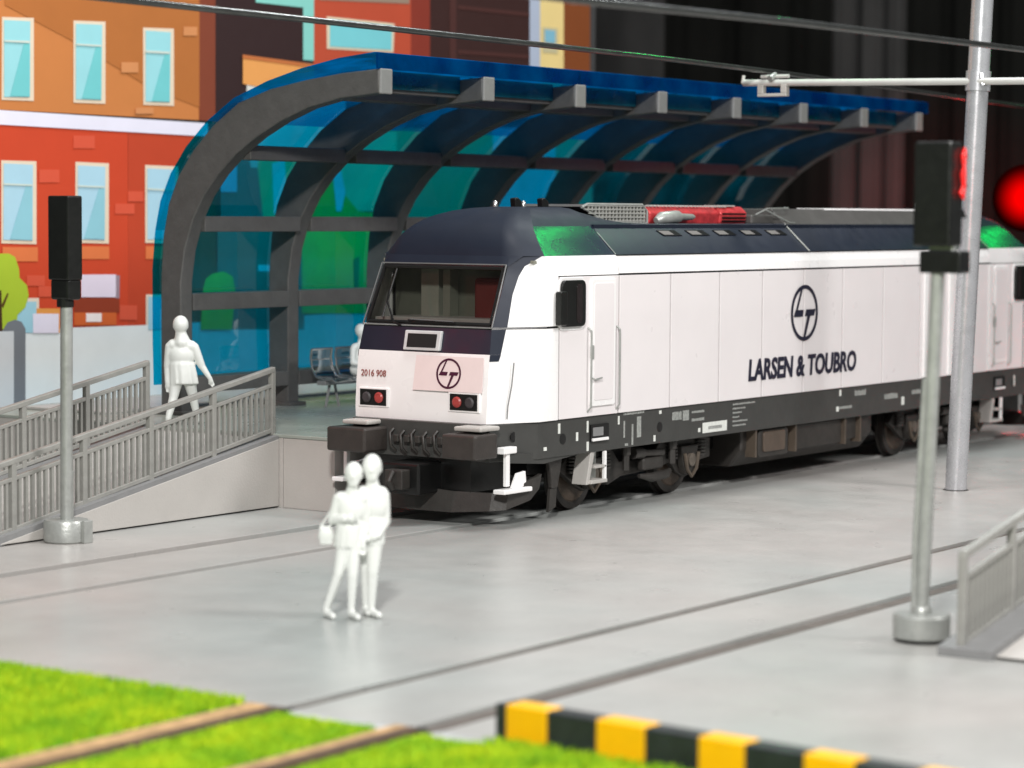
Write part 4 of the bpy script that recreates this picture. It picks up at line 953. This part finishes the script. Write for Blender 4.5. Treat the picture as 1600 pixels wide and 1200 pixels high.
    ('grey_wall', (226, 228, 226), 2, [(-0.59, 2.2), (3.09, 2.19), (6.5, 2.16), (22.65, 2.34), (22.73, -2.15), (-0.62, -0.17)]),
    ('planter_side', (118, 120, 124), 5, [(2.45, 2.18), (2.57, 2.32), (2.74, 2.36), (2.89, 2.32), (2.98, 2.2), (2.96, -0.47), (2.42, -0.42)]),
    ('planter_face', (206, 206, 206), 6, [(1.52, 2.19), (2.7, 2.17), (2.68, -0.44), (1.5, -0.34)]),
    ('far_facade', (150, 60, 44), 1, [(7.86, 5.72), (8.48, 5.74), (8.48, 2.0), (7.85, 2.02)]),
    ('far_facade', (96, 120, 110), 2, [(7.98, 5.73), (10.39, 5.8), (10.4, 1.93), (7.98, 2.02)]),
    ('print_window', (150, 196, 214), 3, [(7.97, 5.35), (8.42, 5.36), (8.42, 4.56), (7.97, 4.55)]),
    ('print_window', (190, 208, 196), 3, [(8.69, 5.45), (9.11, 5.46), (9.0, 5.02), (8.82, 5.01)]),
    ('print_window', (170, 226, 220), 3, [(9.43, 5.11), (9.8, 5.18), (9.9, 4.15), (9.48, 4.15)]),
    ('print_window', (180, 220, 215), 3, [(8.6, 6.34), (11.65, 6.46), (11.65, 5.34), (8.6, 5.27)]),  # pale patch put into the print to lighten the upper canopy bays
    ('pale_facade', (150, 198, 130), 2, [(8.98, 5.28), (10.39, 5.37), (10.39, 3.84), (9.2, 3.96)]),
    ('pale_facade', (90, 110, 96), 3, [(7.88, 3.96), (10.38, 3.97), (10.38, 2.37), (7.88, 2.43)]),
    ('tree_crown', (150, 196, 46), 4, [(7.48, 2.8), (7.55, 2.96), (7.72, 3.05), (8.04, 3.09), (8.29, 2.99), (8.36, 2.72), (8.26, 2.01), (7.4, 2.04)]),
    ('print_window', (196, 210, 214), 4, [(9.02, 3.2), (9.39, 3.19), (9.39, 3.07), (9.02, 3.08)]),
    ('pale_facade', (160, 214, 160), 1, [(10.4, 5.74), (15.08, 5.88), (15.09, 4.23), (10.41, 4.21)]),
    ('tree_crown', (140, 196, 60), 3, [(10.32, 4.09), (10.47, 4.46), (10.86, 4.89), (11.26, 4.96), (11.56, 4.59), (12.06, 4.22), (12.89, 4.16), (13.31, 4.03), (13.33, 2.16), (10.32, 2.25)]),
    ('tree_trunk', (110, 120, 50), 4, [(11.89, 3.27), (12.09, 3.33), (12.06, 2.68), (11.93, 2.68)]),
    ('print_window', (168, 230, 236), 4, [(11.24, 4.98), (11.48, 5.06), (11.64, 4.59), (11.52, 4.22), (11.36, 4.21)]),
    ('pale_facade', (126, 168, 120), 2, [(13.32, 5.89), (16.67, 6.0), (16.7, 3.02), (13.34, 3.06)]),
    ('blue_facade', (150, 206, 220), 2, [(16.67, 6.0), (19.06, 6.07), (19.11, 2.98), (16.7, 3.02)]),
    ('pale_facade', (140, 170, 140), 2, [(19.06, 6.07), (20.54, 6.12), (20.59, 2.96), (19.11, 2.98)]),
]

# ================================================================== printed backdrop, curtain
bd = empty("printed_backdrop", (8, 12.0, 0), "printed board with cartoon orange and red houses behind the platform", "backdrop")
bm = B(); box(bm, (-20, 0.01, 0.001), (12.7, 0.10, 16)); link("board", bm, M_PRINTBACK, bd)
pm = {}
for idx, (n, c, layer, poly) in enumerate(PRINT):
    key = "print_%d_%d_%d" % c
    m = mat(key, S(*c), 0.65, var=0.03, vscale=1.5, spec=0.3)
    bm = B(); y = -0.010 * layer - 0.00008 * idx
    pts = [(min(max(p[0], -12), 20.6) - 8, min(max(p[1], 0.01), 15.9)) for p in poly]
    vs = [bm.verts.new((p[0], y, p[1])) for p in pts]
    bm.faces.new(vs)
    e = bmesh.ops.extrude_face_region(bm, geom=bm.faces[:])
    for v in e['geom']:
        if isinstance(v, bmesh.types.BMVert): v.co.y += 0.004
    link(n, bm, m, bd)
# hall curtain in long folds behind the layout
cur = empty("hall_curtain", (42, 12, -0.3), "dark grey and black hall curtain hanging behind the layout", "curtain")
def curtain_piece(p0, p1, m, seed):
    random.seed(seed)
    bm = B(); a = Vector((p0[0], p0[1], 0)); b = Vector((p1[0], p1[1], 0)); d = (b - a); n = Vector((-d.y, d.x, 0)).normalized(); N = 48
    col = []
    for i in range(N + 1):
        w = math.sin(math.pi * i / N) * 0.2 * math.sin(i * 0.35 + seed) + 0.03 * math.sin(i * 1.3)
        p = a + d * i / N + n * w
        col.append((bm.verts.new((p.x, p.y, 0)), bm.verts.new((p.x, p.y, 26))))
    for i in range(N): bm.faces.new((col[i][0], col[i + 1][0], col[i + 1][1], col[i][1]))
    link("curtain_panel", bm, m, cur, smooth=60)
ys = [22, 10, 4.2, 1.8, -2.6, -6.0, -9.5, -13, -22, -38]
for i in range(len(ys) - 1):
    curtain_piece((-2, ys[i]), (-2, ys[i + 1] - 0.06), (M_CURT, M_CURT2)[i % 2] if i else M_CURT, i + 1)

# ================================================================== signals, mast, wires
def led(pos, name, parent, r=0.07):
    bm = B(); lathe(bm, [(r, 0), (r, 0.03), (r * .6, 0.06)], pos, 'x', 14); return link(name, bm, M_LED, parent, smooth=40)
sg = empty("signal_post", (-4.4, 3.72, 0), "silver signal post with a long black head, beside the foot of the left ramp", "signal", "model signals on round silver bases")
bm = B(); lathe(bm, [(0.27, 0.0), (0.29, 0.02), (0.29, 0.25), (0.27, 0.285)], (0, 0, 0), 'z', 32); link("base", bm, M_STEEL, sg, smooth=30)
bm = B(); box(bm, (-0.03, -0.345, 0.0), (0.12, -0.285, 0.29)); link("base_clamp", bm, M_STEEL, sg, bevel=0.01)
bm = B(); tube(bm, [(0, 0, 0.28), (0, -0.02, 3.1)], 0.078, 16); link("post", bm, M_STEEL, sg, smooth=40)
bm = B(); tube(bm, [(0.05, 0, 0.28), (0.05, 0, 0.75), (0.07, 0, 0.9)], 0.055, 8); link("cable", bm, M_STEEL, sg, smooth=40)
bm = B(); prism(bm, [(-0.13, -0.175), (0.10, -0.20), (0.16, -0.12), (0.16, 0.12), (0.10, 0.20), (-0.13, 0.175)], 'z', 3.32, 4.38); hd = link("signal_head", bm, M_BLACK2, sg, bevel=0.02)
bm = B(); prism(bm, [(-0.11, -0.155), (0.12, -0.17), (0.12, 0.17), (-0.11, 0.155)], 'z', 3.07, 3.33); link("head_socket", bm, M_BLACK2, hd, bevel=0.03)
bm = B(); tube(bm, [(0, 0, 2.98), (0, 0, 3.08)], 0.11, 14); link("head_collar", bm, M_BLACK2, hd)
for z in (3.55, 3.85, 4.15): led((0.16, 0, z), "red_lamp" if z > 4 else "lamp", hd).data.materials[0] = M_LED if z > 4 else M_LENS
for z in ():
    bm = B(); prism(bm, [(-.12, z + .06), (-.09, z + .12), (.09, z + .12), (.12, z + .06), (.10, z + .06), (.08, z + .10), (-.08, z + .10), (-.10, z + .06)], 'x', 0.16, 0.30); link("visor", bm, M_BLACK2, hd)
spot("signal_light_left", (-4.16, 3.70, 4.15), (0.3, 1.2, 1.4), 85, 75, (1.0, 0.05, 0.04), 0.08)

sr = empty("signal_post", (-4.72, -8.31, 0), "tall silver signal post with black head and red glow, in front of the locomotive's rear", "signal", "model signals on round silver bases")
bm = B(); lathe(bm, [(0.26, 0.0), (0.265, 0.03)], (0, 0, 0), 'z', 32); link("rubber_foot", bm, M_BLACK, sr)
bm = B(); lathe(bm, [(0.265, 0.03), (0.283, 0.045), (0.283, 0.25), (0.265, 0.275)], (0, 0, 0), 'z', 36); link("base", bm, M_STEEL, sr, smooth=30)
bm = B(); tube(bm, [(0, 0, 0.27), (-0.0, -0.11, 3.7)], 0.068, 16); link("post", bm, M_STEEL, sr, smooth=40)
bm = B(); tube(bm, [(-0.02, 0.075, 0.27), (-0.02, 0.07, 1.0), (-0.0, 0.0, 2.6)], 0.035, 8); link("cable", bm, M_STEEL, sr, smooth=40)
bm = B(); lathe(bm, [(0.10, 0), (0.10, 0.05), (0.075, 0.08)], (0, 0, 0.27), 'z', 16); link("post_foot", bm, M_STEEL, sr, smooth=40)
bm = B(); cbox(bm, (0.02, -0.17, 3.75), (0.24, 0.44, 0.22)); link("connector_box", bm, M_BLACK, sr, bevel=0.02)
bm = B(); prism(bm, [(-0.15, -0.30), (0.12, -0.30), (0.18, -0.22), (0.18, 0.02), (0.12, 0.10), (-0.15, 0.10)], 'z', 3.90, 4.92); hd = link("signal_head", bm, M_BLACK2, sr, bevel=0.025)
bm = B(); cbox(bm, (0.0, -0.16, 3.88), (0.10, 0.26, 0.07)); link("solder_pins", bm, M_STEEL, hd, bevel=0.01)
for z, on_ in ((4.12, 0), (4.42, 0), (4.72, 1)):
    o = led((0.18, -0.10, z), "red_lamp" if on_ else "lamp", hd, 0.09)
    if not on_: o.data.materials[0] = M_LENS
    bm = B(); prism(bm, [(-.24, z + .06), (-.20, z + .15), (.0, z + .15), (.04, z + .06), (.02, z + .06), (-.01, z + .12), (-.19, z + .12), (-.22, z + .06)], 'x', 0.18, 0.36); link("visor", bm, M_BLACK2, hd)
bm = B()
pts = [(0.10, -0.325, 4.86), (0.06, -0.335, 4.78), (0.08, -0.33, 4.68), (0.04, -0.34, 4.6), (0.07, -0.335, 4.5), (0.03, -0.335, 4.42), (0.08, -0.33, 4.36)]
tube(bm, pts, [0.012, 0.028, 0.014, 0.03, 0.018, 0.03, 0.01], 7)
link("red_light_pipe", bm, mat("red_glow", S(220, 20, 16), 0.3, emit=(1, 0.02, 0.015), estr=0.35, var=.6, vscale=18), hd, smooth=50)
spot("signal_light_right", (-4.3, -8.45, 4.72), (9, -7, 0.0), 200, 70, (1.0, 0.06, 0.05), 0.1)

# catenary mast between the tracks
ms = empty("catenary_mast", (8.3, -2.66, 0), "tall silver catenary mast with cross arm standing between the two tracks", "mast")
lean = Vector((0.02, -0.030, 1.0))
bm = B(); tube(bm, [(0, 0, 0), tuple(lean * 9.5)], 0.165, 24); link("pole", bm, M_POLE, ms, smooth=40)
bm = B(); lathe(bm, [(0.20, 0.001), (0.17, 0.012)], (0, 0, 0), 'z', 24); link("base_ring", bm, M_GROOVE, ms)
arm = B(); tube(arm, [(0, 3.82, 6.31), (0, -0.18, 6.24), (0, -4.2, 6.18)], 0.055, 10); ao = link("cross_arm", arm, mat("arm_white", S(206, 206, 202), 0.35, 0.2, var=.05), ms, smooth=40)
bm = B(); tube(bm, [(0, 3.84, 6.30), (0, 3.82, 6.43)], 0.028, 8); tube(bm, [(0, 3.5, 6.40), (0, 3.0, 6.40)], 0.03, 8); link("arm_hook", bm, MATS["arm_white"], ao)
bm = B()
box(bm, (-.06, 3.02, 6.08), (.06, 3.54, 6.13)); box(bm, (-.06, 3.44, 6.13), (.06, 3.54, 6.27)); box(bm, (-.06, 3.02, 6.13), (.06, 3.12, 6.27))
link("wire_clip", bm, M_CONC, ao, bevel=0.01)
bm = B(); tube(bm, [(-.12, 3.28, 6.36), (0, 3.26, 6.42), (.12, 3.3, 6.36)], 0.05, 8); link("wire_clamp", bm, M_STEEL, ao, smooth=50)
bm = B(); tube(bm, [(-0.0, -0.33, 6.18), (-.0, -0.30, 6.36)], 0.05, 8); tube(bm, [tuple(lean * 6.1), tuple(lean * 6.4)], 0.19, 20); link("arm_collar", bm, M_POLE, ao, smooth=40)

wA = B(); pts = [(-30, 6.50), (-12, 6.56), (-4, 6.55), (4.5, 6.53), (8.6, 6.49), (13, 6.42), (18, 6.33), (30, 6.1)]
tube(wA, [(x, 0.78, z) for x, z in pts], 0.042, 10)
tag(link("overhead_wire", wA, M_WIRE, smooth=40), "overhead wire above the locomotive's track, resting on the mast arm", "wire", "overhead wires")
wB = B(); pts = [(-22, 6.05), (-8.2, 6.13), (-4, 6.2), (2, 6.25), (8.3, 6.24), (20, 6.2)]
tube(wB, [(x, -6.4, z) for x, z in pts], 0.038, 10)
tag(link("overhead_wire", wB, M_WIRE, smooth=40), "nearer overhead wire crossing in front of the mast top, above the empty track", "wire", "overhead wires")

# far red signal, blurred, at the right edge
fr = empty("far_signal", (21.6, 2.0, 0), "glowing red signal lamp in the dark beyond the locomotive's rear", "signal")
bm = B(); tube(bm, [(0.15, 0, 0), (0.15, 0, 4.2)], 0.07, 10); link("post", bm, M_BLACK, fr)
bm = B(); box(bm, (0.14, -.34, 4.1), (0.5, .34, 5.1)); link("signal_head", bm, M_BLACK, fr, bevel=0.04)
bm = B(); lathe(bm, [(0.70 * math.cos(R(a_)), -0.70 * math.sin(R(a_))) for a_ in range(0, 90, 8)], (0.02, 0, 4.58), 'x', 32); link("red_lamp", bm, mat("far_red", S(255, 0, 0), .4, emit=(1, 0.0, 0.0), estr=3.0), fr, smooth=50)  # dome larger than the lamp, shaped to paint its bloom
def point(name, loc, power, color, radius=0.15):
    d = bpy.data.lights.new(name, 'POINT'); d.energy = power; d.color = color; d.shadow_soft_size = radius
    o = bpy.data.objects.new(name, d); COL.objects.link(o); o.location = loc
point("far_signal_light", (20.4, 2.0, 4.5), 45, (1, 0.03, 0.03), 0.2)
spot('far_signal_down', (21.0, 1.8, 4.4), (16.9, -0.8, 0), 9000, 46, (1, 0.05, 0.06), 0.3, 1.0)
spot('far_signal_back', (24.5, 3.5, 4.6), (40, 12.5, 4.0), 9000, 28, (1, 0.02, 0.02), 0.2, 1.0)  # added red spot on the curtain, imitating the lamp's halo
area("green_lamp_near", (8.5, 0.3, 8.85), (1.1, 0.3, 3.8), 16, 0.25, (0.0, 1.0, 0.14))
area("green_lamp_far", (24.1, 0.3, 7.46), (15.9, 0.3, 3.8), 9, 0.25, (0.0, 1.0, 0.14))

# ================================================================== people: white unpainted figurines
def capsule(bm, a, b, ra, rb, n=12):
    a, b = Vector(a), Vector(b)
    d = b - a; ln = max(d.length, 1e-4); d.normalize()
    pts, rs = [], []
    for k in range(4):
        t = math.sin(R(22.5 * k)) - 1
        pts.append(a + d * ra * (math.sin(R(-90 + 22.5 * (k + 0.4))))); rs.append(ra * math.cos(R(-90 + 22.5 * (k + 0.4))))
    for k in range(1, 4): pts.append(a + d * ln * k / 4); rs.append(ra + (rb - ra) * k / 4)
    for k in range(4):
        an = R(22.5 * (k)); pts.append(b + d * rb * math.sin(an)); rs.append(max(rb * math.cos(an), 0.003))
    tube(bm, pts, rs, n)
def ell(bm, c, r, rot=None):
    m = Matrix.Translation(c) @ (rot if rot else Matrix.Identity(4)) @ Matrix.Diagonal((r[0], r[1], r[2], 1))
    bmesh.ops.create_icosphere(bm, subdivisions=3, radius=1.0, matrix=m)
def head(bm, c, face=-1, tilt=0.0, hair=True, r=0.105, neck_to=None):
    x, y, z = c
    ell(bm, (x, y, z + 0.012), (r * 0.80, r * 0.92, r * 1.16))
    ell(bm, (x, y + face * r * 0.28, z - r * 0.62), (r * 0.56, r * 0.58, r * 0.55))     # jaw
    ell(bm, (x, y + face * r * 0.92, z - r * 0.10), (r * 0.14, r * 0.20, r * 0.27))     # nose
    ell(bm, (x, y + face * r * 0.80, z + r * 0.24), (r * 0.50, r * 0.14, r * 0.09))     # brow
    ell(bm, (x, y + face * r * 0.80, z - r * 0.50), (r * 0.26, r * 0.12, r * 0.09))     # mouth
    for s in (-1, 1): ell(bm, (x + s * r * 0.82, y - face * r * 0.05, z - r * 0.05), (r * 0.12, r * 0.2, r * 0.28))
    if hair: ell(bm, (x, y - face * r * 0.16, z + r * 0.22), (r * 0.92, r * 0.98, r * 1.06))
def hand(bm, w, d, s=1):
    """palm + five fingers from wrist w pointing along d"""
    w = Vector(w); d = Vector(d).normalized(); side = d.cross(Vector((0, 1, 0))); side = side.normalized() if side.length > .1 else Vector((1, 0, 0)); nn = d.cross(side)
    ell(bm, w + d * 0.045, (0.034, 0.034, 0.045))
    for k, ln in enumerate((0.055, 0.068, 0.064, 0.05)):
        b = w + d * 0.075 + side * (k - 1.5) * 0.019
        capsule(bm, b, b + d * ln * 0.6, 0.010, 0.009, 8); capsule(bm, b + d * ln * 0.6, b + d * ln + nn * 0.02 * s, 0.009, 0.007, 8)
    b = w + d * 0.03 - side * 0.03; capsule(bm, b, b + d * 0.05 - side * 0.02, 0.012, 0.009, 8)
def skinned(name, bm, parent=None, voxel=0.013, m=None):
    me = bpy.data.meshes.new(name); bm.to_mesh(me); bm.free()
    o = bpy.data.objects.new("tmp", me); COL.objects.link(o)
    r = o.modifiers.new("r", 'REMESH'); r.mode = 'VOXEL'; r.voxel_size = voxel
    s = o.modifiers.new("s", 'SMOOTH'); s.iterations = 7; s.factor = 0.5
    dg = bpy.context.evaluated_depsgraph_get(); dg.update()
    m2 = bpy.data.meshes.new_from_object(o.evaluated_get(dg)); m2.name = name
    bpy.data.objects.remove(o)
    m2.materials.clear(); m2.materials.append(m or M_WFIG)
    for p in m2.polygons: p.use_smooth = True
    ob = bpy.data.objects.new(name, m2); COL.objects.link(ob)
    if parent: ob.parent = parent
    return ob
def leg(bm, hip, knee, ank, toe, k=1.0):
    capsule(bm, hip, knee, 0.088 * k, 0.060 * k); capsule(bm, knee, ank, 0.060 * k, 0.040 * k)
    a = Vector(ank); t = Vector(toe)
    capsule(bm, (a.x, a.y + 0.02, 0.045), (t.x, t.y, 0.035), 0.045, 0.036)
    capsule(bm, ank, (a.x, a.y + 0.01, 0.05), 0.042, 0.045)
ROTZ = math.atan2(-0.822, 0.569)
def cone(bm, levels, n=28, ph=0.0, fold=0.06):
    """closed skirt/jacket solid: (z, half width, half depth, x offset) from top to bottom, folds grow downwards"""
    rings = []
    for i, (z, a, b, cx) in enumerate(levels):
        f = fold * i / (len(levels) - 1)
        rings.append([bm.verts.new((cx + a * math.cos(2 * math.pi * k / n) * (1 + f * math.sin(k * 1.9 + ph)), b * math.sin(2 * math.pi * k / n) * (1 + f * math.sin(k * 2.4 + ph)), z)) for k in range(n)])
    for i in range(len(rings) - 1):
        for k in range(n): bm.faces.new((rings[i][k], rings[i][(k + 1) % n], rings[i + 1][(k + 1) % n], rings[i + 1][k]))
    bm.faces.new(rings[0]); bm.faces.new(rings[-1][::-1])
# woman of the strolling couple: local +X is to the right of the photo, -Y towards the camera
t1 = empty("person", (-7.02, -2.93, 0.0), "white figurine woman in a flaring coat with a bag, left one of the strolling couple", "person", "white figurines of people"); t1.rotation_euler = (0, 0, ROTZ); t1.scale = (0.93, 0.93, 1)
bm = B(); head(bm, (0.035, -0.02, 1.485), -1, r=0.112)
capsule(bm, (0.03, -0.01, 1.40), (0.01, 0, 1.27), 0.056, 0.075)
capsule(bm, (-0.10, 0, 1.245), (0.13, 0, 1.245), 0.075, 0.072); ell(bm, (0.01, 0, 1.14), (0.165, 0.115, 0.17)); ell(bm, (-0.01, 0, 0.96), (0.15, 0.11, 0.16))
capsule(bm, (-0.135, 0, 1.24), (-0.20, 0.02, 1.02), 0.062, 0.055); capsule(bm, (-0.20, 0.02, 1.02), (-0.05, -0.14, 1.045), 0.052, 0.036); hand(bm, (-0.04, -0.145, 1.05), (1, -0.2, 0.2))
capsule(bm, (0.14, 0, 1.24), (0.17, 0.03, 1.0), 0.058, 0.05); capsule(bm, (0.17, 0.03, 1.0), (0.15, -0.05, 0.80), 0.046, 0.034); hand(bm, (0.15, -0.05, 0.80), (0, -0.1, -1))
cone(bm, [(1.02, 0.12, 0.09, 0.0), (0.95, 0.145, 0.115, -0.01), (0.84, 0.150, 0.12, -0.02), (0.74, 0.148, 0.115, -0.03)], fold=0.10)
leg(bm, (-0.06, 0, 0.80), (-0.125, -0.04, 0.47), (-0.265, 0.02, 0.10), (-0.18, -0.13, 0), 1.02)
leg(bm, (0.04, 0, 0.80), (0.03, -0.06, 0.45), (0.015, -0.03, 0.11), (0.10, -0.19, 0), 1.02)
skinned("body", bm, t1, 0.011)
bm = B(); ell(bm, (-0.25, 0.0, 0.86), (0.085, 0.05, 0.10)); cbox(bm, (-0.245, 0, 0.84), (0.13, 0.07, 0.15)); tube(bm, [(-.32, 0, .93), (-.23, 0.01, 1.07), (-.17, 0.02, 1.20), (-.15, 0.02, 1.1), (-.22, 0, .93)], 0.014, 6)
tag(skinned("shoulder_bag", bm, None, 0.011), "white moulded bag hanging at the strolling woman's hip", "bag")
bagO = bpy.data.objects["shoulder_bag"]; bagO.location = t1.location; bagO.rotation_euler = t1.rotation_euler

t2 = empty("person", (-6.80, -3.06, 0.0), "taller white figurine man in a long jacket, right one of the strolling couple", "person", "white figurines of people"); t2.rotation_euler = (0, 0, ROTZ); t2.scale = (0.92, 0.92, 1)
bm = B(); head(bm, (-0.015, -0.02, 1.545), -1, r=0.122)
capsule(bm, (-0.015, -0.01, 1.45), (0, 0, 1.32), 0.064, 0.085)
capsule(bm, (-0.12, 0, 1.285), (0.09, 0, 1.28), 0.085, 0.082); ell(bm, (0.0, 0, 1.16), (0.17, 0.125, 0.18)); ell(bm, (0.0, 0, 0.95), (0.15, 0.12, 0.18))
capsule(bm, (0.125, 0, 1.26), (0.14, 0.02, 0.99), 0.064, 0.056); capsule(bm, (0.14, 0.02, 0.99), (0.06, -0.12, 0.86), 0.052, 0.038); hand(bm, (0.055, -0.125, 0.855), (-1, -0.2, -0.2))
capsule(bm, (-0.14, 0.03, 1.27), (-0.22, 0.09, 1.10), 0.06, 0.052); capsule(bm, (-0.22, 0.09, 1.10), (-0.31, 0.10, 1.12), 0.046, 0.036); hand(bm, (-0.32, 0.10, 1.12), (-1, -0.3, 0))
cone(bm, [(1.0, 0.12, 0.10, 0.0), (0.92, 0.140, 0.12, 0.0), (0.82, 0.138, 0.12, -0.01), (0.76, 0.135, 0.11, -0.01)], fold=0.08, ph=1)
leg(bm, (0.03, 0, 0.86), (-0.0, -0.04, 0.47), (-0.02, 0.0, 0.11), (0.08, -0.16, 0), 1.14)
leg(bm, (-0.06, 0.02, 0.86), (-0.08, 0.06, 0.47), (-0.09, 0.14, 0.11), (-0.05, 0.0, 0), 1.14)
skinned("body", bm, t2, 0.011)

# man walking away up on the platform end
t3 = empty("person", (0.45, 6.12, 1.05), "white figurine in a loose jacket walking away at the top of the left ramp", "person", "white figurines of people"); t3.rotation_euler = (0, 0, ROTZ)
bm = B(); head(bm, (-0.03, 0.01, 1.455), 1, r=0.126)
capsule(bm, (-0.03, 0, 1.36), (-0.01, 0, 1.22), 0.080, 0.13)
capsule(bm, (-0.14, 0, 1.18), (0.12, 0, 1.16), 0.09, 0.09); ell(bm, (-0.02, 0, 1.03), (0.20, 0.13, 0.20)); ell(bm, (-0.01, 0, 0.82), (0.19, 0.13, 0.20))
capsule(bm, (-0.19, 0, 1.15), (-0.225, 0.02, 0.86), 0.075, 0.062); capsule(bm, (-0.225, 0.02, 0.86), (-0.225, -0.02, 0.62), 0.058, 0.040); hand(bm, (-0.225, -0.02, 0.62), (0.05, 0, -1))
capsule(bm, (0.17, 0, 1.14), (0.27, 0.02, 0.88), 0.075, 0.060); capsule(bm, (0.27, 0.02, 0.88), (0.40, 0.0, 0.69), 0.055, 0.036); hand(bm, (0.40, 0.0, 0.69), (0.4, 0, -1))
cone(bm, [(1.0, 0.14, 0.10, -0.02), (0.90, 0.19, 0.135, -0.015), (0.75, 0.205, 0.145, 0.0), (0.60, 0.215, 0.15, 0.01)], fold=0.10, ph=.5)
leg(bm, (-0.08, 0, 0.72), (-0.13, -0.05, 0.42), (-0.20, -0.12, 0.10), (-0.18, 0.04, 0), 1.2); leg(bm, (0.08, 0, 0.72), (0.14, 0.08, 0.42), (0.19, 0.12, 0.12), (0.21, 0.28, 0), 1.2)
skinned("body", bm, t3, 0.013)

# seated person on the bench, mostly behind the locomotive's nose
t4 = empty("person", (5.22, 6.52, 1.05), "white figurine sitting on the bench, half hidden by the locomotive nose", "person", "white figurines of people")
bm = B(); head(bm, (-0.02, -0.02, 1.20), -1, r=0.105)
capsule(bm, (0, 0, 1.10), (0, 0.02, 1.0), 0.05, 0.055); capsule(bm, (-0.14, 0.02, 0.95), (0.14, 0.02, 0.95), 0.07, 0.07); ell(bm, (0, 0.03, 0.80), (0.17, 0.12, 0.22)); ell(bm, (0, 0.05, 0.58), (0.17, 0.14, 0.13))
for s in (-1, 1):
    capsule(bm, (s * .09, 0.02, 0.56), (s * .12, -0.40, 0.54), 0.085, 0.062); capsule(bm, (s * .12, -0.40, 0.54), (s * .11, -0.42, 0.11), 0.058, 0.04); capsule(bm, (s * .11, -0.40, 0.05), (s * .12, -0.58, 0.04), 0.045, 0.036)
    capsule(bm, (s * .19, 0.02, 0.93), (s * .25, -0.02, 0.70), 0.055, 0.048); capsule(bm, (s * .25, -0.02, 0.70), (s * .14, -0.22, 0.66), 0.044, 0.033); hand(bm, (s * .14, -0.22, 0.66), (-s * .3, -1, -.1))
skinned("body", bm, t4, 0.016)

# the far lamp: emission fades to a black rim so the dome mimics bloom
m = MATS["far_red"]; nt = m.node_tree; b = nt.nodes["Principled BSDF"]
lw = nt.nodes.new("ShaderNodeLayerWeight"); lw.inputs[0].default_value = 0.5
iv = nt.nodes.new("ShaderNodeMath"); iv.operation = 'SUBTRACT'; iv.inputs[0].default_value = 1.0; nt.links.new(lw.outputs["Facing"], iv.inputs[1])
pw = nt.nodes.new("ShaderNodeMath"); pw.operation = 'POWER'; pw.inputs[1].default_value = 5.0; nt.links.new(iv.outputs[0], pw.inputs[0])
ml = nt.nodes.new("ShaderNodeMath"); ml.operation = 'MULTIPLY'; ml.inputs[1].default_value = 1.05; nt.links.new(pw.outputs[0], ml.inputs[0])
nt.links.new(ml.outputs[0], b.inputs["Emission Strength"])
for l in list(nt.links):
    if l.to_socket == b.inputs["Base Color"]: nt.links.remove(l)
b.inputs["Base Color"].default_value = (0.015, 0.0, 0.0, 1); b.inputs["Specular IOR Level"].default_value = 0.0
